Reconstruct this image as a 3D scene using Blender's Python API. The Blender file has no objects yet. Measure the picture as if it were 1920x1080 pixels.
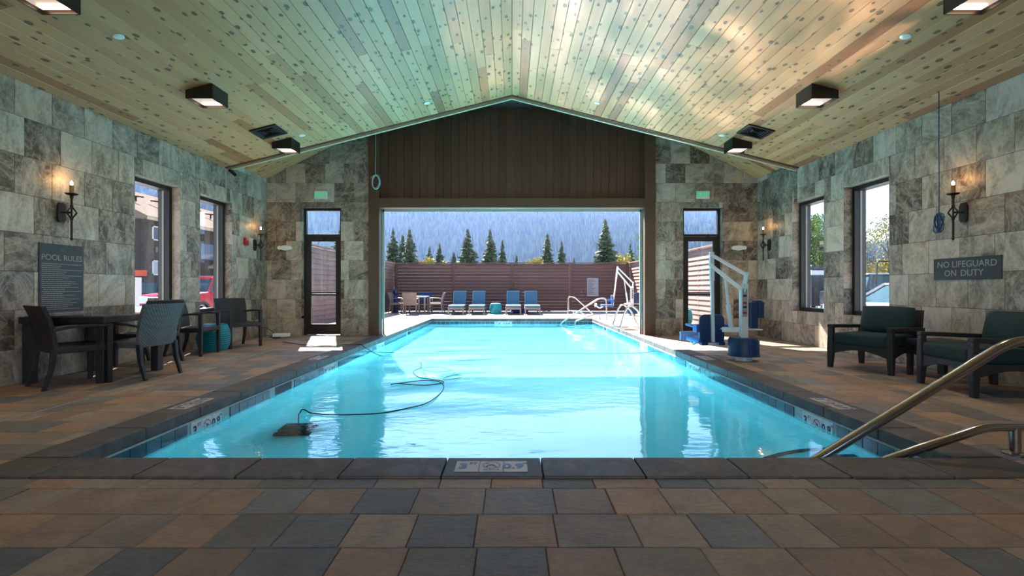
import bpy, bmesh, math, random
from mathutils import Vector, Matrix, Euler
R = random.Random(7)
PI = math.pi
S = bpy.context.scene
COL = S.collection
# ------------------------------------------------------------------ camera, sky, sun, exposure
H = 1.026                       # lens height above the pool deck
W = 5.3                         # half width of the hall
YF = 10.37                      # inner face of the far wall
cam_d = bpy.data.cameras.new('camera')
cam = bpy.data.objects.new('camera', cam_d); COL.objects.link(cam)
cam_d.sensor_width = 36.0; cam_d.lens = 16.875; cam_d.clip_end = 6000; cam_d.clip_start = 0.05
cam.location = (0, 0, H); cam.rotation_euler = (PI/2, 0, 0)
S.camera = cam
S.view_settings.view_transform = 'Standard'; S.view_settings.look = 'None'
S.view_settings.gamma = 1; S.view_settings.use_curve_mapping = False
S.view_settings.exposure = 1.2
SUN_TO = Vector((-0.37, 1.0, 1.0)).normalized()
SUN_STRENGTH = 19.0
SKY_STRENGTH = 0.22
wd = bpy.data.worlds.new('sky'); S.world = wd; wd.use_nodes = True
nt = wd.node_tree; nt.nodes.clear()
sky = nt.nodes.new('ShaderNodeTexSky'); sky.sky_type = 'NISHITA'; sky.sun_disc = False
sky.sun_elevation = math.asin(SUN_TO.z); sky.sun_rotation = math.atan2(SUN_TO.x, SUN_TO.y)
sky.air_density = 0.8; sky.dust_density = 0.0; sky.ozone_density = 2.0
bg = nt.nodes.new('ShaderNodeBackground'); bg.inputs[1].default_value = SKY_STRENGTH
wo = nt.nodes.new('ShaderNodeOutputWorld')
nt.links.new(sky.outputs[0], bg.inputs[0]); nt.links.new(bg.outputs[0], wo.inputs[0])
sl = bpy.data.lights.new('sun', 'SUN'); sl.energy = SUN_STRENGTH; sl.angle = math.radians(0.6); sl.color = (1, 0.95, 0.88)
so = bpy.data.objects.new('sun', sl); COL.objects.link(so)
so.rotation_euler = SUN_TO.to_track_quat('Z', 'Y').to_euler(); so.location = (-20, 40, 40)
sl.cycles.is_caustics_light = True
C = S.cycles
C.max_bounces = 10; C.diffuse_bounces = 5; C.glossy_bounces = 5; C.transmission_bounces = 8; C.transparent_max_bounces = 12
C.caustics_reflective = True; C.caustics_refractive = True; C.blur_glossy = 0.0; C.use_guiding = True
C.sample_clamp_indirect = 120.0
C.use_denoising = True

# ------------------------------------------------------------------ mesh helpers
class MB:
    def __init__(s, M=None): s.v = []; s.f = []; s.M = M or Matrix()
    def add(s, vs, fs):
        o = len(s.v); s.v += [tuple(s.M @ Vector(p)) for p in vs]; s.f += [tuple(i+o for i in f) for f in fs]; return s
    def box(s, x0, x1, y0, y1, z0, z1):
        return s.add([(x0,y0,z0),(x1,y0,z0),(x1,y1,z0),(x0,y1,z0),(x0,y0,z1),(x1,y0,z1),(x1,y1,z1),(x0,y1,z1)],
                     [(3,2,1,0),(4,5,6,7),(0,1,5,4),(1,2,6,5),(2,3,7,6),(3,0,4,7)])
    def prism(s, poly, axis, a, b):
        """poly: 2D points; axis 'x'/'y'/'z' is the extrusion axis"""
        def P(p, t):
            return (t, p[0], p[1]) if axis == 'x' else (p[0], t, p[1]) if axis == 'y' else (p[0], p[1], t)
        n = len(poly)
        vs = [P(p, a) for p in poly] + [P(p, b) for p in poly]
        fs = [tuple(range(n)), tuple(range(2*n-1, n-1, -1))] + [(i, n+i, n+(i+1) % n, (i+1) % n) for i in range(n)]
        return s.add(vs, fs)
    def bar(s, a, b, w, h=None, up=(0,0,1)):
        """square bar from a to b"""
        h = h or w; a = Vector(a); b = Vector(b); d = (b-a).normalized(); u = Vector(up)
        if abs(d.dot(u)) > 0.98: u = Vector((0,1,0))
        x = d.cross(u).normalized(); y = x.cross(d).normalized()
        vs = []
        for p in (a, b):
            for sx, sy in ((-1,-1),(1,-1),(1,1),(-1,1)): vs.append(p + x*sx*w/2 + y*sy*h/2)
        return s.add(vs, [(0,1,2,3),(7,6,5,4),(0,4,5,1),(1,5,6,2),(2,6,7,3),(3,7,4,0)])
    def taper(s, pts, sizes):
        """square section swept through points with (w,d) sizes in x and y"""
        vs = []; fs = []
        for p, (w, d) in zip(pts, sizes):
            for sx, sy in ((-1,-1),(1,-1),(1,1),(-1,1)): vs.append((p[0]+sx*w/2, p[1]+sy*d/2, p[2]))
        n = len(pts)
        for i in range(n-1):
            for k in range(4): fs.append((4*i+k, 4*i+(k+1) % 4, 4*i+4+(k+1) % 4, 4*i+4+k))
        fs += [(3,2,1,0), tuple(4*(n-1)+k for k in range(4))]
        return s.add(vs, fs)
    def tube(s, pts, r, n=8, cap=True):
        pts = [Vector(p) for p in pts]; m = len(pts); rr = r if isinstance(r, (list, tuple)) else [r]*m
        vs = []; fs = []; prev = None
        for i, p in enumerate(pts):
            d = (pts[min(i+1, m-1)] - pts[max(i-1, 0)]).normalized()
            if prev is None:
                u = Vector((0,0,1)) if abs(d.z) < .9 else Vector((1,0,0)); x = d.cross(u).normalized()
            else:
                x = (prev - d*prev.dot(d)).normalized()
            prev = x; y = d.cross(x)
            for k in range(n):
                a = 2*PI*k/n; vs.append(p + (x*math.cos(a) + y*math.sin(a))*rr[i])
        for i in range(m-1):
            for k in range(n): fs.append((i*n+k, i*n+(k+1) % n, (i+1)*n+(k+1) % n, (i+1)*n+k))
        if cap: fs += [tuple(range(n-1, -1, -1)), tuple((m-1)*n+k for k in range(n))]
        return s.add(vs, fs)
    def lathe(s, prof, n=24, c=(0,0,0)):
        vs = []; fs = []; m = len(prof)
        for r, z in prof:
            for k in range(n):
                a = 2*PI*k/n; vs.append((c[0]+r*math.cos(a), c[1]+r*math.sin(a), c[2]+z))
        for i in range(m-1):
            for k in range(n): fs.append((i*n+k, i*n+(k+1) % n, (i+1)*n+(k+1) % n, (i+1)*n+k))
        fs += [tuple(range(n-1, -1, -1)), tuple((m-1)*n+k for k in range(n))]
        return s.add(vs, fs)
    def mesh(s, name, bevel=0, seg=2, smooth=False):
        me = bpy.data.meshes.new(name); me.from_pydata(s.v, [], s.f)
        bm = bmesh.new(); bm.from_mesh(me)
        bmesh.ops.recalc_face_normals(bm, faces=bm.faces)
        if bevel:
            es = [e for e in bm.edges if len(e.link_faces) == 2 and e.calc_face_angle(0) > .5]
            bmesh.ops.bevel(bm, geom=es, offset=bevel, segments=seg, affect='EDGES', profile=.6, clamp_overlap=True)
        if smooth:
            for f in bm.faces: f.smooth = True
            for e in bm.edges:
                if len(e.link_faces) == 2 and e.calc_face_angle(0) > .8: e.smooth = False
        bm.to_mesh(me); bm.free(); return me
    def build(s, name, mat, parent=None, bevel=0, smooth=False, seg=2, loc=None):
        return link(name, s.mesh(name, bevel, seg, smooth), mat, parent, loc)
def link(name, me, mat, parent=None, loc=None):
    o = bpy.data.objects.new(name, me); COL.objects.link(o)
    if mat is not None and not me.materials: me.materials.append(mat)
    if parent: o.parent = parent
    if loc is not None: o.location = loc
    return o
def tag(o, label=None, cat=None, group=None, kind=None):
    if label: o['label'] = label
    if cat: o['category'] = cat
    if group: o['group'] = group
    if kind: o['kind'] = kind
    return o
def thing(name, label, cat, loc=(0,0,0), rz=0, group=None):
    o = bpy.data.objects.new(name, None); COL.objects.link(o); o.empty_display_size = .1
    o.location = loc; o.rotation_euler = (0, 0, rz); return tag(o, label, cat, group)
def struct(name, mb, mat, **k): return tag(mb.build(name, mat, **k), kind='structure')
def dup(root, label=None, loc=None, rz=None, parent=None):
    c = root.copy(); COL.objects.link(c)
    if parent: c.parent = parent
    if label: c['label'] = label
    if loc is not None: c.location = loc
    if rz is not None: c.rotation_euler = (0, 0, rz)
    for ch in list(root.children): dup(ch, parent=c)
    return c
def on(px, py, z=0.0):
    """point of the horizontal plane at height z on the sight line of a photo pixel (survey of the photograph)"""
    d = 900*(H-z)/(py-540); return ((px-960)*d/900, d)
def text_mesh(s, size, extrude=.001, bold=0, align='CENTER', space=1.0):
    cu = bpy.data.curves.new('lettering', 'FONT'); cu.body = s; cu.size = size; cu.extrude = extrude; cu.offset = bold
    cu.align_x = align; cu.align_y = 'CENTER'; cu.resolution_u = 3; cu.space_character = space
    o = bpy.data.objects.new('lettering', cu); COL.objects.link(o)
    dg = bpy.context.evaluated_depsgraph_get()
    me = bpy.data.meshes.new_from_object(o.evaluated_get(dg)); me.name = 'lettering'
    bpy.data.objects.remove(o); bpy.data.curves.remove(cu); me.materials.clear(); return me
def clip(poly, a, b, c):
    """keep a*x+b*y<=c"""
    out = []
    for i in range(len(poly)):
        p, q = poly[i], poly[(i+1) % len(poly)]
        fp = a*p[0]+b*p[1]-c; fq = a*q[0]+b*q[1]-c
        if fp <= 0: out.append(p)
        if (fp < 0 < fq) or (fq < 0 < fp):
            t = fp/(fp-fq); out.append((p[0]+(q[0]-p[0])*t, p[1]+(q[1]-p[1])*t))
    return out

# ------------------------------------------------------------------ materials
class NT:
    def __init__(s, name):
        s.m = bpy.data.materials.new(name); s.m.use_nodes = True; s.t = s.m.node_tree; s.t.nodes.clear()
        s.out = s.n('ShaderNodeOutputMaterial'); s.b = s.n('ShaderNodeBsdfPrincipled'); s.l(s.b.outputs[0], s.out.inputs[0])
    def n(s, t, **k):
        x = s.t.nodes.new(t)
        for a, b in k.items(): setattr(x, a, b)
        return x
    def l(s, a, b): s.t.links.new(a, b)
    def put(s, sock, v):
        if isinstance(v, (int, float)): sock.default_value = v
        elif isinstance(v, (tuple, list)): sock.default_value = tuple(v) + ((1,) if len(v) == 3 and len(sock.default_value) == 4 else ())
        else: s.l(v, sock)
    def math(s, op, a, b=0.0, c=0.0):
        x = s.n('ShaderNodeMath', operation=op); s.put(x.inputs[0], a); s.put(x.inputs[1], b); s.put(x.inputs[2], c); return x.outputs[0]
    def vmath(s, op, a, b=(0,0,0)):
        x = s.n('ShaderNodeVectorMath', operation=op); s.put(x.inputs[0], a); s.put(x.inputs[1], b); return x.outputs[0]
    def obj(s): return s.n('ShaderNodeTexCoord').outputs['Object']
    def rand(s):
        a = s.n('ShaderNodeObjectInfo').outputs['Random']; b = s.n('ShaderNodeNewGeometry').outputs['Random Per Island']
        return s.math('FRACT', s.math('ADD', a, b))
    def shifted(s, scale=(1,1,1), r=None):
        v = s.vmath('MULTIPLY', s.obj(), scale); r = r if r is not None else s.rand()
        x = s.n('ShaderNodeCombineXYZ'); s.put(x.inputs[0], s.math('MULTIPLY', r, 91.7)); s.put(x.inputs[1], s.math('MULTIPLY', r, 57.3)); s.put(x.inputs[2], s.math('MULTIPLY', r, 133.1))
        return s.vmath('ADD', v, x.outputs[0])
    def noise(s, v, scale, detail=4, rough=.55, dist=0.0):
        x = s.n('ShaderNodeTexNoise'); s.put(x.inputs['Vector'], v); x.inputs['Scale'].default_value = scale; x.inputs['Detail'].default_value = detail
        x.inputs['Roughness'].default_value = rough; x.inputs['Distortion'].default_value = dist; return x.outputs[0]
    def ramp(s, f, stops, interp='LINEAR'):
        x = s.n('ShaderNodeValToRGB'); s.put(x.inputs[0], f); e = x.color_ramp.elements; x.color_ramp.interpolation = interp
        while len(e) < len(stops): e.new(.5)
        for i, (p, c) in enumerate(stops): e[i].position = p; e[i].color = tuple(c) + (1,)
        return x.outputs[0]
    def mix(s, f, a, b, mode='MIX'):
        x = s.n('ShaderNodeMix', data_type='RGBA', blend_type=mode); s.put(x.inputs[0], f); s.put(x.inputs[6], a); s.put(x.inputs[7], b); return x.outputs[2]
    def bump(s, h, strength=.3, dist=.01):
        x = s.n('ShaderNodeBump'); s.put(x.inputs['Height'], h); x.inputs['Strength'].default_value = strength; x.inputs['Distance'].default_value = dist
        s.l(x.outputs[0], s.b.inputs['Normal'])
    def done(s, col, rough=.5, metal=0.0, **k):
        s.put(s.b.inputs['Base Color'], col); s.put(s.b.inputs['Roughness'], rough); s.b.inputs['Metallic'].default_value = metal
        for a, b in k.items(): s.put(s.b.inputs[a.replace('_', ' ')], b)
        return s.m
def plain(name, col, rough=.5, metal=0.0, var=.12, scale=30, **k):
    t = NT(name); f = t.noise(t.obj(), scale, 3)
    c = t.mix(f, tuple(x*(1-var) for x in col), tuple(min(1, x*(1+var)) for x in col))
    return t.done(c, rough, metal, **k)
def m_wall_tile(name, tint=(1,1,1)):
    t = NT(name); r = t.rand(); v = t.shifted((1,1,1), r)
    rot = t.n('ShaderNodeVectorRotate', rotation_type='EULER_XYZ'); t.l(v, rot.inputs[0])
    e = t.n('ShaderNodeCombineXYZ'); q = t.math('MULTIPLY', r, 40.0)
    for i in range(3): t.put(e.inputs[i], q)
    t.l(e.outputs[0], rot.inputs['Rotation'])
    st = t.vmath('MULTIPLY', rot.outputs[0], (1, 2.6, 1.5))
    n1 = t.noise(st, 2.0, 10, .68, .9); vn = t.noise(t.vmath('MULTIPLY', rot.outputs[0], (1.2, 2.0, 1.2)), 2.6, 6, .6, 1.4); n2 = t.noise(rot.outputs[0], 26, 6, .7)
    f = t.math('ADD', t.math('MULTIPLY', n1, .70), t.math('MULTIPLY', n2, .30))
    r2 = t.math('FRACT', t.math('MULTIPLY', r, 7.31)); r3 = t.math('FRACT', t.math('MULTIPLY', r, 23.7))
    f = t.math('ADD', f, t.math('MULTIPLY', t.math('SUBTRACT', r2, .5), .24))
    c = t.ramp(f, [(.33, (.062,.049,.041)), (.43, (.175,.150,.131)), (.53, (.325,.295,.265)), (.66, (.54,.50,.455))])
    c = t.mix(t.math('MULTIPLY', r3, .45), c, (.29,.225,.165), 'MULTIPLY') if False else t.mix(t.math('MULTIPLY', r3, .50), c, t.mix(1.0, c, (1.0,.80,.62), 'MULTIPLY'))
    vein = t.math('SUBTRACT', 1.0, t.math('MINIMUM', 1.0, t.math('MULTIPLY', t.math('ABSOLUTE', t.math('SUBTRACT', vn, .5)), 22.0)))
    c = t.mix(t.math('MULTIPLY', vein, .38), c, (.56,.52,.47)); c = t.mix(1.0, c, (1.0,.94,.86), 'MULTIPLY'); t.bump(f, .25, .006)
    return t.done(c, t.math('ADD', .34, t.math('MULTIPLY', n2, .25)))
def m_floor_stone(name, gain=1.0, pale=0.0):
    t = NT(name); r = t.rand(); v = t.shifted((1,1,1), r)
    base = t.ramp(r, [(0, (.400,.235,.155)), (.16, (.200,.172,.162)), (.27, (.335,.228,.165)), (.42, (.470,.260,.152)), (.52, (.245,.185,.145)), (.66, (.425,.285,.198)), (.80, (.285,.235,.207)), (.90, (.355,.215,.138))], 'CONSTANT')
    n1 = t.noise(v, 3.2, 6, .6, 1.0); n2 = t.noise(v, 38, 5, .65); n3 = t.noise(t.vmath('MULTIPLY', v, (1, 3, 1)), 5, 8, .7, 2.0)
    f = t.math('ADD', .12, t.math('ADD', t.math('MULTIPLY', n1, 1.15), t.math('MULTIPLY', n2, .60)))
    c = t.mix(1.0, base, t.n('ShaderNodeCombineXYZ').outputs[0], 'MULTIPLY') if False else base
    cc = t.n('ShaderNodeCombineColor'); [t.put(cc.inputs[i], f) for i in range(3)]
    c = t.mix(1.0, base, cc.outputs[0], 'MULTIPLY')
    rust = t.ramp(n3, [(.60, (0,0,0)), (.70, (1,1,1))]); c = t.mix(t.math('MULTIPLY', rust, .35), c, (.24,.12,.06))
    if pale: c = t.mix(pale, c, (.42,.385,.345))
    t.bump(t.math('ADD', n3, t.math('MULTIPLY', n2, .35)), .8, .014)
    return t.done(c, t.math('ADD', .42, t.math('MULTIPLY', n1, .25)))
def m_coping():
    t = NT('dark_slate_coping'); v = t.shifted(); n1 = t.noise(v, 5, 8, .65, 1.2); n2 = t.noise(v, 45, 5, .7)
    c = t.ramp(t.math('ADD', t.math('MULTIPLY', n1, .7), t.math('MULTIPLY', n2, .3)), [(.3, (.042,.028,.025)), (.5, (.094,.064,.056)), (.7, (.195,.132,.105))])
    t.bump(n1, .4, .008); return t.done(c, .55)
def m_cedar():
    t = NT('knotty_cedar'); r = t.rand(); v = t.shifted((1,1,1), r)
    g = t.noise(t.vmath('MULTIPLY', v, (38, 1.3, 38)), 1.0, 5, .6, .4)
    base = t.ramp(r, [(0, (.60,.31,.14)), (.25, (.68,.36,.178)), (.5, (.54,.27,.116)), (.72, (.70,.39,.197)), (.93, (.46,.195,.082)), (.985, (.38,.145,.06))])
    c = t.mix(t.math('MULTIPLY', g, .55), base, t.mix(1.0, base, (.62,.52,.40), 'MULTIPLY'))
    vo = t.n('ShaderNodeTexVoronoi', voronoi_dimensions='2D'); t.l(t.vmath('MULTIPLY', v, (8.0, 4.6, 1)), vo.inputs['Vector']); vo.inputs['Scale'].default_value = 1.0
    sep = t.n('ShaderNodeSeparateColor'); t.l(vo.outputs['Color'], sep.inputs[0])
    has = t.math('GREATER_THAN', sep.outputs[0], .36)
    rad = t.math('MULTIPLY_ADD', sep.outputs[1], .13, .085)
    wob = t.math('MULTIPLY_ADD', t.noise(v, 60, 3), .16, -.08)
    k = t.math('SUBTRACT', 1.0, t.math('DIVIDE', t.math('ADD', vo.outputs['Distance'], wob), rad))
    k = t.math('MULTIPLY', has, t.math('MINIMUM', 1.0, t.math('MAXIMUM', 0.0, t.math('MULTIPLY', k, 7.0))))
    c = t.mix(k, c, (.060,.024,.010))
    ring = t.math('MULTIPLY', has, t.math('MAXIMUM', 0.0, t.math('SUBTRACT', 1.0, t.math('MULTIPLY', t.math('DIVIDE', vo.outputs['Distance'], rad), .45))))
    c = t.mix(t.math('MULTIPLY', ring, .35), c, (.36,.21,.09))
    t.bump(g, .08, .003); return t.done(c, .42)
def m_wood(name, c0, c1, axis=2, rough=.55, rv=.35):
    t = NT(name); r = t.rand(); v = t.shifted((1,1,1), r); sc = [42.0]*3; sc[axis] = 1.6
    g = t.noise(t.vmath('MULTIPLY', v, tuple(sc)), 1.0, 5, .62, .5); w = t.noise(v, 2.2, 4)
    f = t.math('ADD', t.math('MULTIPLY', g, .65), t.math('MULTIPLY', w, .35))
    c = t.mix(f, c0, c1); b = t.math('MULTIPLY_ADD', r, rv, 1-rv/2)
    cc = t.n('ShaderNodeCombineColor'); [t.put(cc.inputs[i], b) for i in range(3)]
    c = t.mix(1.0, c, cc.outputs[0], 'MULTIPLY'); t.bump(g, .15, .004); return t.done(c, rough)
def m_weave(name, c0, c1, s=75, rough=.5):
    t = NT(name); v = t.obj(); sn = t.n('ShaderNodeSeparateXYZ'); t.l(v, sn.inputs[0])
    a = t.math('SINE', t.math('MULTIPLY', t.math('ADD', sn.outputs[0], sn.outputs[1]), s*PI))
    b = t.math('SINE', t.math('MULTIPLY', sn.outputs[2], s*PI)); b2 = t.math('SINE', t.math('MULTIPLY', t.math('SUBTRACT', sn.outputs[0], sn.outputs[1]), s*PI))
    f = t.math('MULTIPLY_ADD', t.math('ADD', t.math('MULTIPLY', a, b), t.math('MULTIPLY', a, t.math('MULTIPLY', b2, .5))), .4, .5)
    t.bump(f, .6, .004); return t.done(t.mix(f, c0, c1), rough)
def m_glass(name, tint=(.93,.96,.97)):
    t = NT(name); tr = t.n('ShaderNodeBsdfTransparent'); t.put(tr.inputs[0], tint); g = t.n('ShaderNodeBsdfGlossy'); g.inputs['Roughness'].default_value = .0
    fr = t.n('ShaderNodeFresnel'); fr.inputs[0].default_value = 1.45; mx = t.n('ShaderNodeMixShader')
    t.l(t.math('MINIMUM', fr.outputs[0], .4), mx.inputs[0]); t.l(tr.outputs[0], mx.inputs[1]); t.l(g.outputs[0], mx.inputs[2]); t.l(mx.outputs[0], t.out.inputs[0]); return t.m
def m_emit(name, col, strength):
    t = NT(name); return t.done(col, .5, 0, Emission_Color=col, Emission_Strength=strength)
def m_water():
    t = NT('pool_water'); rf = t.n('ShaderNodeBsdfRefraction'); rf.inputs['Roughness'].default_value = 0.0; rf.inputs['IOR'].default_value = 1.333
    t.put(rf.inputs[0], (.34,.785,.90)); gs = t.n('ShaderNodeBsdfGlossy'); gs.inputs['Roughness'].default_value = .05
    # fine wind ripples on the reflecting side, livelier towards the left of the pool
    o = t.obj(); sp = t.n('ShaderNodeSeparateXYZ'); t.l(o, sp.inputs[0])
    rp = t.noise(t.vmath('MULTIPLY', o, (1.0, 1.9, 1)), 7.5, 2, .5, .6); rp2 = t.noise(t.vmath('MULTIPLY', o, (1, 1.6, 1)), 2.6, 2, .5, .3)
    env = t.noise(o, .55, 1); left = t.math('MULTIPLY', t.math('MINIMUM', t.math('MAXIMUM', t.math('MULTIPLY_ADD', sp.outputs[0], -.55, .35), .0), 1.0), 1.0)
    amp = t.math('MULTIPLY_ADD', left, .40, t.math('MULTIPLY', env, .35))
    bp = t.n('ShaderNodeBump'); t.put(bp.inputs['Height'], t.math('ADD', t.math('MULTIPLY', t.math('MULTIPLY', rp, amp), 1.0), t.math('MULTIPLY', rp2, .7))); bp.inputs['Strength'].default_value = .32; bp.inputs['Distance'].default_value = .016
    t.l(bp.outputs[0], gs.inputs['Normal'])
    fr = t.n('ShaderNodeFresnel'); fr.inputs[0].default_value = 1.333
    f = t.math('MINIMUM', t.math('MULTIPLY_ADD', fr.outputs[0], 1.0, .07), 1.0)
    mx = t.n('ShaderNodeMixShader'); t.l(f, mx.inputs[0]); t.l(rf.outputs[0], mx.inputs[1]); t.l(gs.outputs[0], mx.inputs[2]); t.l(mx.outputs[0], t.out.inputs[0]); return t.m
def m_haze():
    m = bpy.data.materials.new('valley_haze'); m.use_nodes = True; t = m.node_tree; t.nodes.clear()
    o = t.nodes.new('ShaderNodeOutputMaterial'); v = t.nodes.new('ShaderNodeVolumeScatter')
    v.inputs['Color'].default_value = (.29,.46,1.0,1); v.inputs['Density'].default_value = .0004; v.inputs['Anisotropy'].default_value = .5
    t.links.new(v.outputs[0], o.inputs['Volume']); return m
M = dict(
    tile=m_wall_tile('stone_wall_tile'), grout=plain('grout', (.22,.20,.18), .9), stone=m_floor_stone('slate_paving'),
    deck=m_floor_stone('pale_sandstone_paving', 1, .80), coping=m_coping(), cedar=m_cedar(),
    stain=m_wood('dark_stained_wood', (.040,.0125,.005), (.145,.056,.027), 2, .5), stain_beam=m_wood('stained_beam', (.058,.022,.011), (.150,.066,.034), 2, .5),
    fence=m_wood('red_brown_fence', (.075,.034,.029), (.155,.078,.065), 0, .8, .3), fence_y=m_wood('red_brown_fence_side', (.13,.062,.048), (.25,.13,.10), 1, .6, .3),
    fascia=plain('pale_fascia', (.52,.42,.27), .5), dark_metal=plain('bronze_frame', (.022,.018,.016), .4, .3), black=plain('black_metal', (.012,.012,.014), .45, .2),
    plaster=plain('pool_plaster', (.76,.91,.93), .7, 0, .04, 8), wtile=None, white=plain('white_plastic', (.78,.78,.76), .35, 0, .03),
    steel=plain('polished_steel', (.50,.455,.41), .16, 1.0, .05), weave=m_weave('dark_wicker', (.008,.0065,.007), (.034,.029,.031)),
    weave_lit=m_weave('lit_dark_wicker', (.040,.036,.037), (.150,.138,.142), 60), cushion=plain('dark_green_cushion', (.010,.030,.032), .85, 0, .2, 60),  # lighter copy of the dark wicker, light on one chair put into colour
    teal=m_weave('teal_wicker', (.0,.16,.22), (.01,.33,.40), 40, .45), navy=plain('navy_plastic', (.008,.035,.115), .45), blue=plain('blue_plastic', (.02,.10,.42), .4),
    pale_blue=plain('pale_blue_plastic', (.30,.42,.78), .4), white_paint=plain('white_paint', (.64,.67,.70), .3, 0, .04), sling=plain('taupe_sling', (.20,.15,.135), .6),
    taupe=plain('taupe_metal', (.21,.165,.145), .45), lounge=plain('blue_cushion', (.045,.13,.205), .8, 0, .1, 40), lounge_edge=plain('pale_cushion_side', (.36,.48,.55), .8),
    glass=m_glass('window_glass'), ink=plain('dark_ink', (.012,.02,.05), .4), blue_ink=plain('blue_ink', (.07,.14,.32), .4), red_ink=plain('red_ink', (.42,.09,.12), .4),
    beige_tile=plain('beige_marker_tile', (.56,.46,.36), .4, 0, .06), white_tile=plain('white_marker_tile', (.68,.70,.70), .3, 0, .05),
    sign=plain('charcoal_sign', (.030,.030,.036), .5), sign_ink=plain('taupe_lettering', (.28,.26,.22), .5), red=plain('red_plastic', (.42,.015,.02), .35),
    iron=plain('wrought_iron', (.030,.020,.017), .5, .4, .3), wax=plain('candle_sleeve', (.30,.15,.045), .5), flame=m_emit('bulb_glow', (1,.78,.45), 14), lamp=m_emit('lamp_diffuser', (.80,.56,.46), .22), tube=m_emit('lamp_tube', (1,.72,.48), 4.0),
    exit=m_emit('exit_green', (.02,.55,.18), .25), cable=plain('black_cable', (.012,.014,.016), .5), blue_cable=plain('blue_cable', (.02,.07,.16), .5), pale_cable=plain('pale_cable', (.42,.55,.58), .5),
    roof=plain('tan_shingles', (.23,.175,.15), .9, 0, .1, 3, Specular_IOR_Level=0.0), siding=plain('dark_brown_siding', (.060,.046,.045), .8, 0, .1, 2), brick=plain('stone_base', (.20,.16,.14), .8),
    trim=plain('white_trim', (.72,.72,.72), .5), pane=plain('dark_window', (.10,.12,.15), .1), curtain=plain('curtain', (.42,.43,.47), .7), asphalt=plain('asphalt', (.34,.33,.33), .9, 0, .15, 1),
    car_red=plain('red_car_paint', (.50,.012,.035), .25, 0, .05), car_dark=plain('dark_car_paint', (.02,.025,.04), .2, 0, .05), car_silver=plain('silver_car_paint', (.55,.57,.66), .25, .3, .05),
    car_glass=plain('car_glass', (.05,.10,.12), .08), rubber=plain('tyre_rubber', (.02,.02,.02), .8), chrome=plain('chrome', (.75,.77,.80), .15, 1.0, .03), lens=plain('lamp_lens', (.72,.75,.78), .1),
    tail=plain('tail_lamp', (.5,.01,.01), .2), drain=plain('drain_strip', (.34,.32,.30), .5), trailer=plain('black_trailer', (.035,.036,.05), .4), frost=plain('pale_notice', (.30,.30,.33), .6),
)
def m_wtile():
    t = NT('blue_waterline_tile'); r = t.rand(); v = t.shifted((1,1,1), r); n = t.noise(v, 14, 5, .6, .8)
    f = t.math('ADD', t.math('MULTIPLY', n, .6), t.math('MULTIPLY', r, .4))
    return t.done(t.ramp(f, [(.2, (.010,.045,.075)), (.5, (.018,.085,.125)), (.8, (.045,.15,.19))]), .12)
M['wtile'] = m_wtile(); M['water'] = m_water()
def m_conifer():
    t = NT('conifer_needles'); r = t.n('ShaderNodeNewGeometry').outputs['Random Per Island']
    return t.done(t.ramp(r, [(0, (.045,.070,.045)), (.5, (.09,.12,.075)), (1, (.17,.18,.115))]), .8, 0, Specular_IOR_Level=.1)  # greyed, lightened greens: distance haze put into the needle colour
def m_leaf(name, a, b):
    t = NT(name); r = t.n('ShaderNodeNewGeometry').outputs['Random Per Island']; return t.done(t.mix(r, a, b), .8, 0, Specular_IOR_Level=.08)
M['conifer'] = m_conifer(); M['bark'] = plain('bark', (.09,.065,.05), .9)
M['forest'] = m_leaf('far_forest', (.012,.026,.014), (.070,.105,.055)); M['leaf'] = m_leaf('green_leaves', (.05,.12,.03), (.20,.27,.07)); M['leaf_dry'] = m_leaf('yellow_leaves', (.20,.20,.05), (.42,.33,.12))

# ------------------------------------------------------------------ shell of the hall
YB = -3.0
Z_RIDGE = 4.592; SL = .2523; Y_END = 8.92
def zmain(x): return Z_RIDGE - SL*abs(x)
def zend(x): return H + 2.362 + .5*(W-abs(x))
# pool numbers
PX = 2.66; PY0, PY1 = 2.884, 16.0; CW = .30; ZW = -.165; ZB = -.93
FY = 21.0; FX = 5.11

floor = struct('floor', MB().box(-W,W,YB,PY0-CW,-.18,-.022).box(-W,-PX-CW,PY0-CW,YF+.2,-.18,-.022).box(PX+CW,W,PY0-CW,YF+.2,-.18,-.022), M['grout'])
deck = struct('terrace', MB().box(-FX,-PX-CW,YF+.2,FY,-.18,-.022).box(PX+CW,FX,YF+.2,FY,-.18,-.022).box(-PX-CW,PX+CW,PY1+CW,FY,-.18,-.022), M['grout'])
# paving stones: rows run along x
rows = []
stones = []
def pave(x0, x1, y0, y1, first=None, inside=True):
    y = y0; k = 0; out = []
    while y < y1 - .02:
        h = first if (k == 0 and first) else .28
        e = min(y+h, y1); x = x0 - R.random()*.27
        while x < x1:
            w = .27*R.choice((1, 1, 1, 1, 1.25, .9)); a, b = max(x, x0), min(x+w, x1)
            if b-a > .05: out.append((a, b, y, e))
            x += w
        y = e; k += 1
    return out
ins = pave(-W, W, .2, PY0-CW, (PY0-CW-.124-.2) % .28 or None) 
ins = [s for s in ins]
for sgn in (-1, 1):
    a, b = (-W, -PX-CW) if sgn < 0 else (PX+CW, W)
    for s in pave(a, b, PY0-CW, YF+.2):
        ins.append(s)
outs = pave(-FX, -PX-CW, YF+.2, FY) + pave(PX+CW, FX, YF+.2, FY) + pave(-PX-CW, PX+CW, PY1+CW, FY)
def seen(s):
    a, b, y0, y1 = s; cx = (a+b)/2
    if y0 < 1.5: return 0
    p0 = 540+900*H/y0; p1 = 540+900*H/y1
    if p1 > 1085 or abs(cx)*900/((y0+y1)/2) > 1000: return 0
    return (min(p0, 1080)-p1)*(b-a)*900/y0
ins.sort(key=seen, reverse=True)
cache = {}
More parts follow.
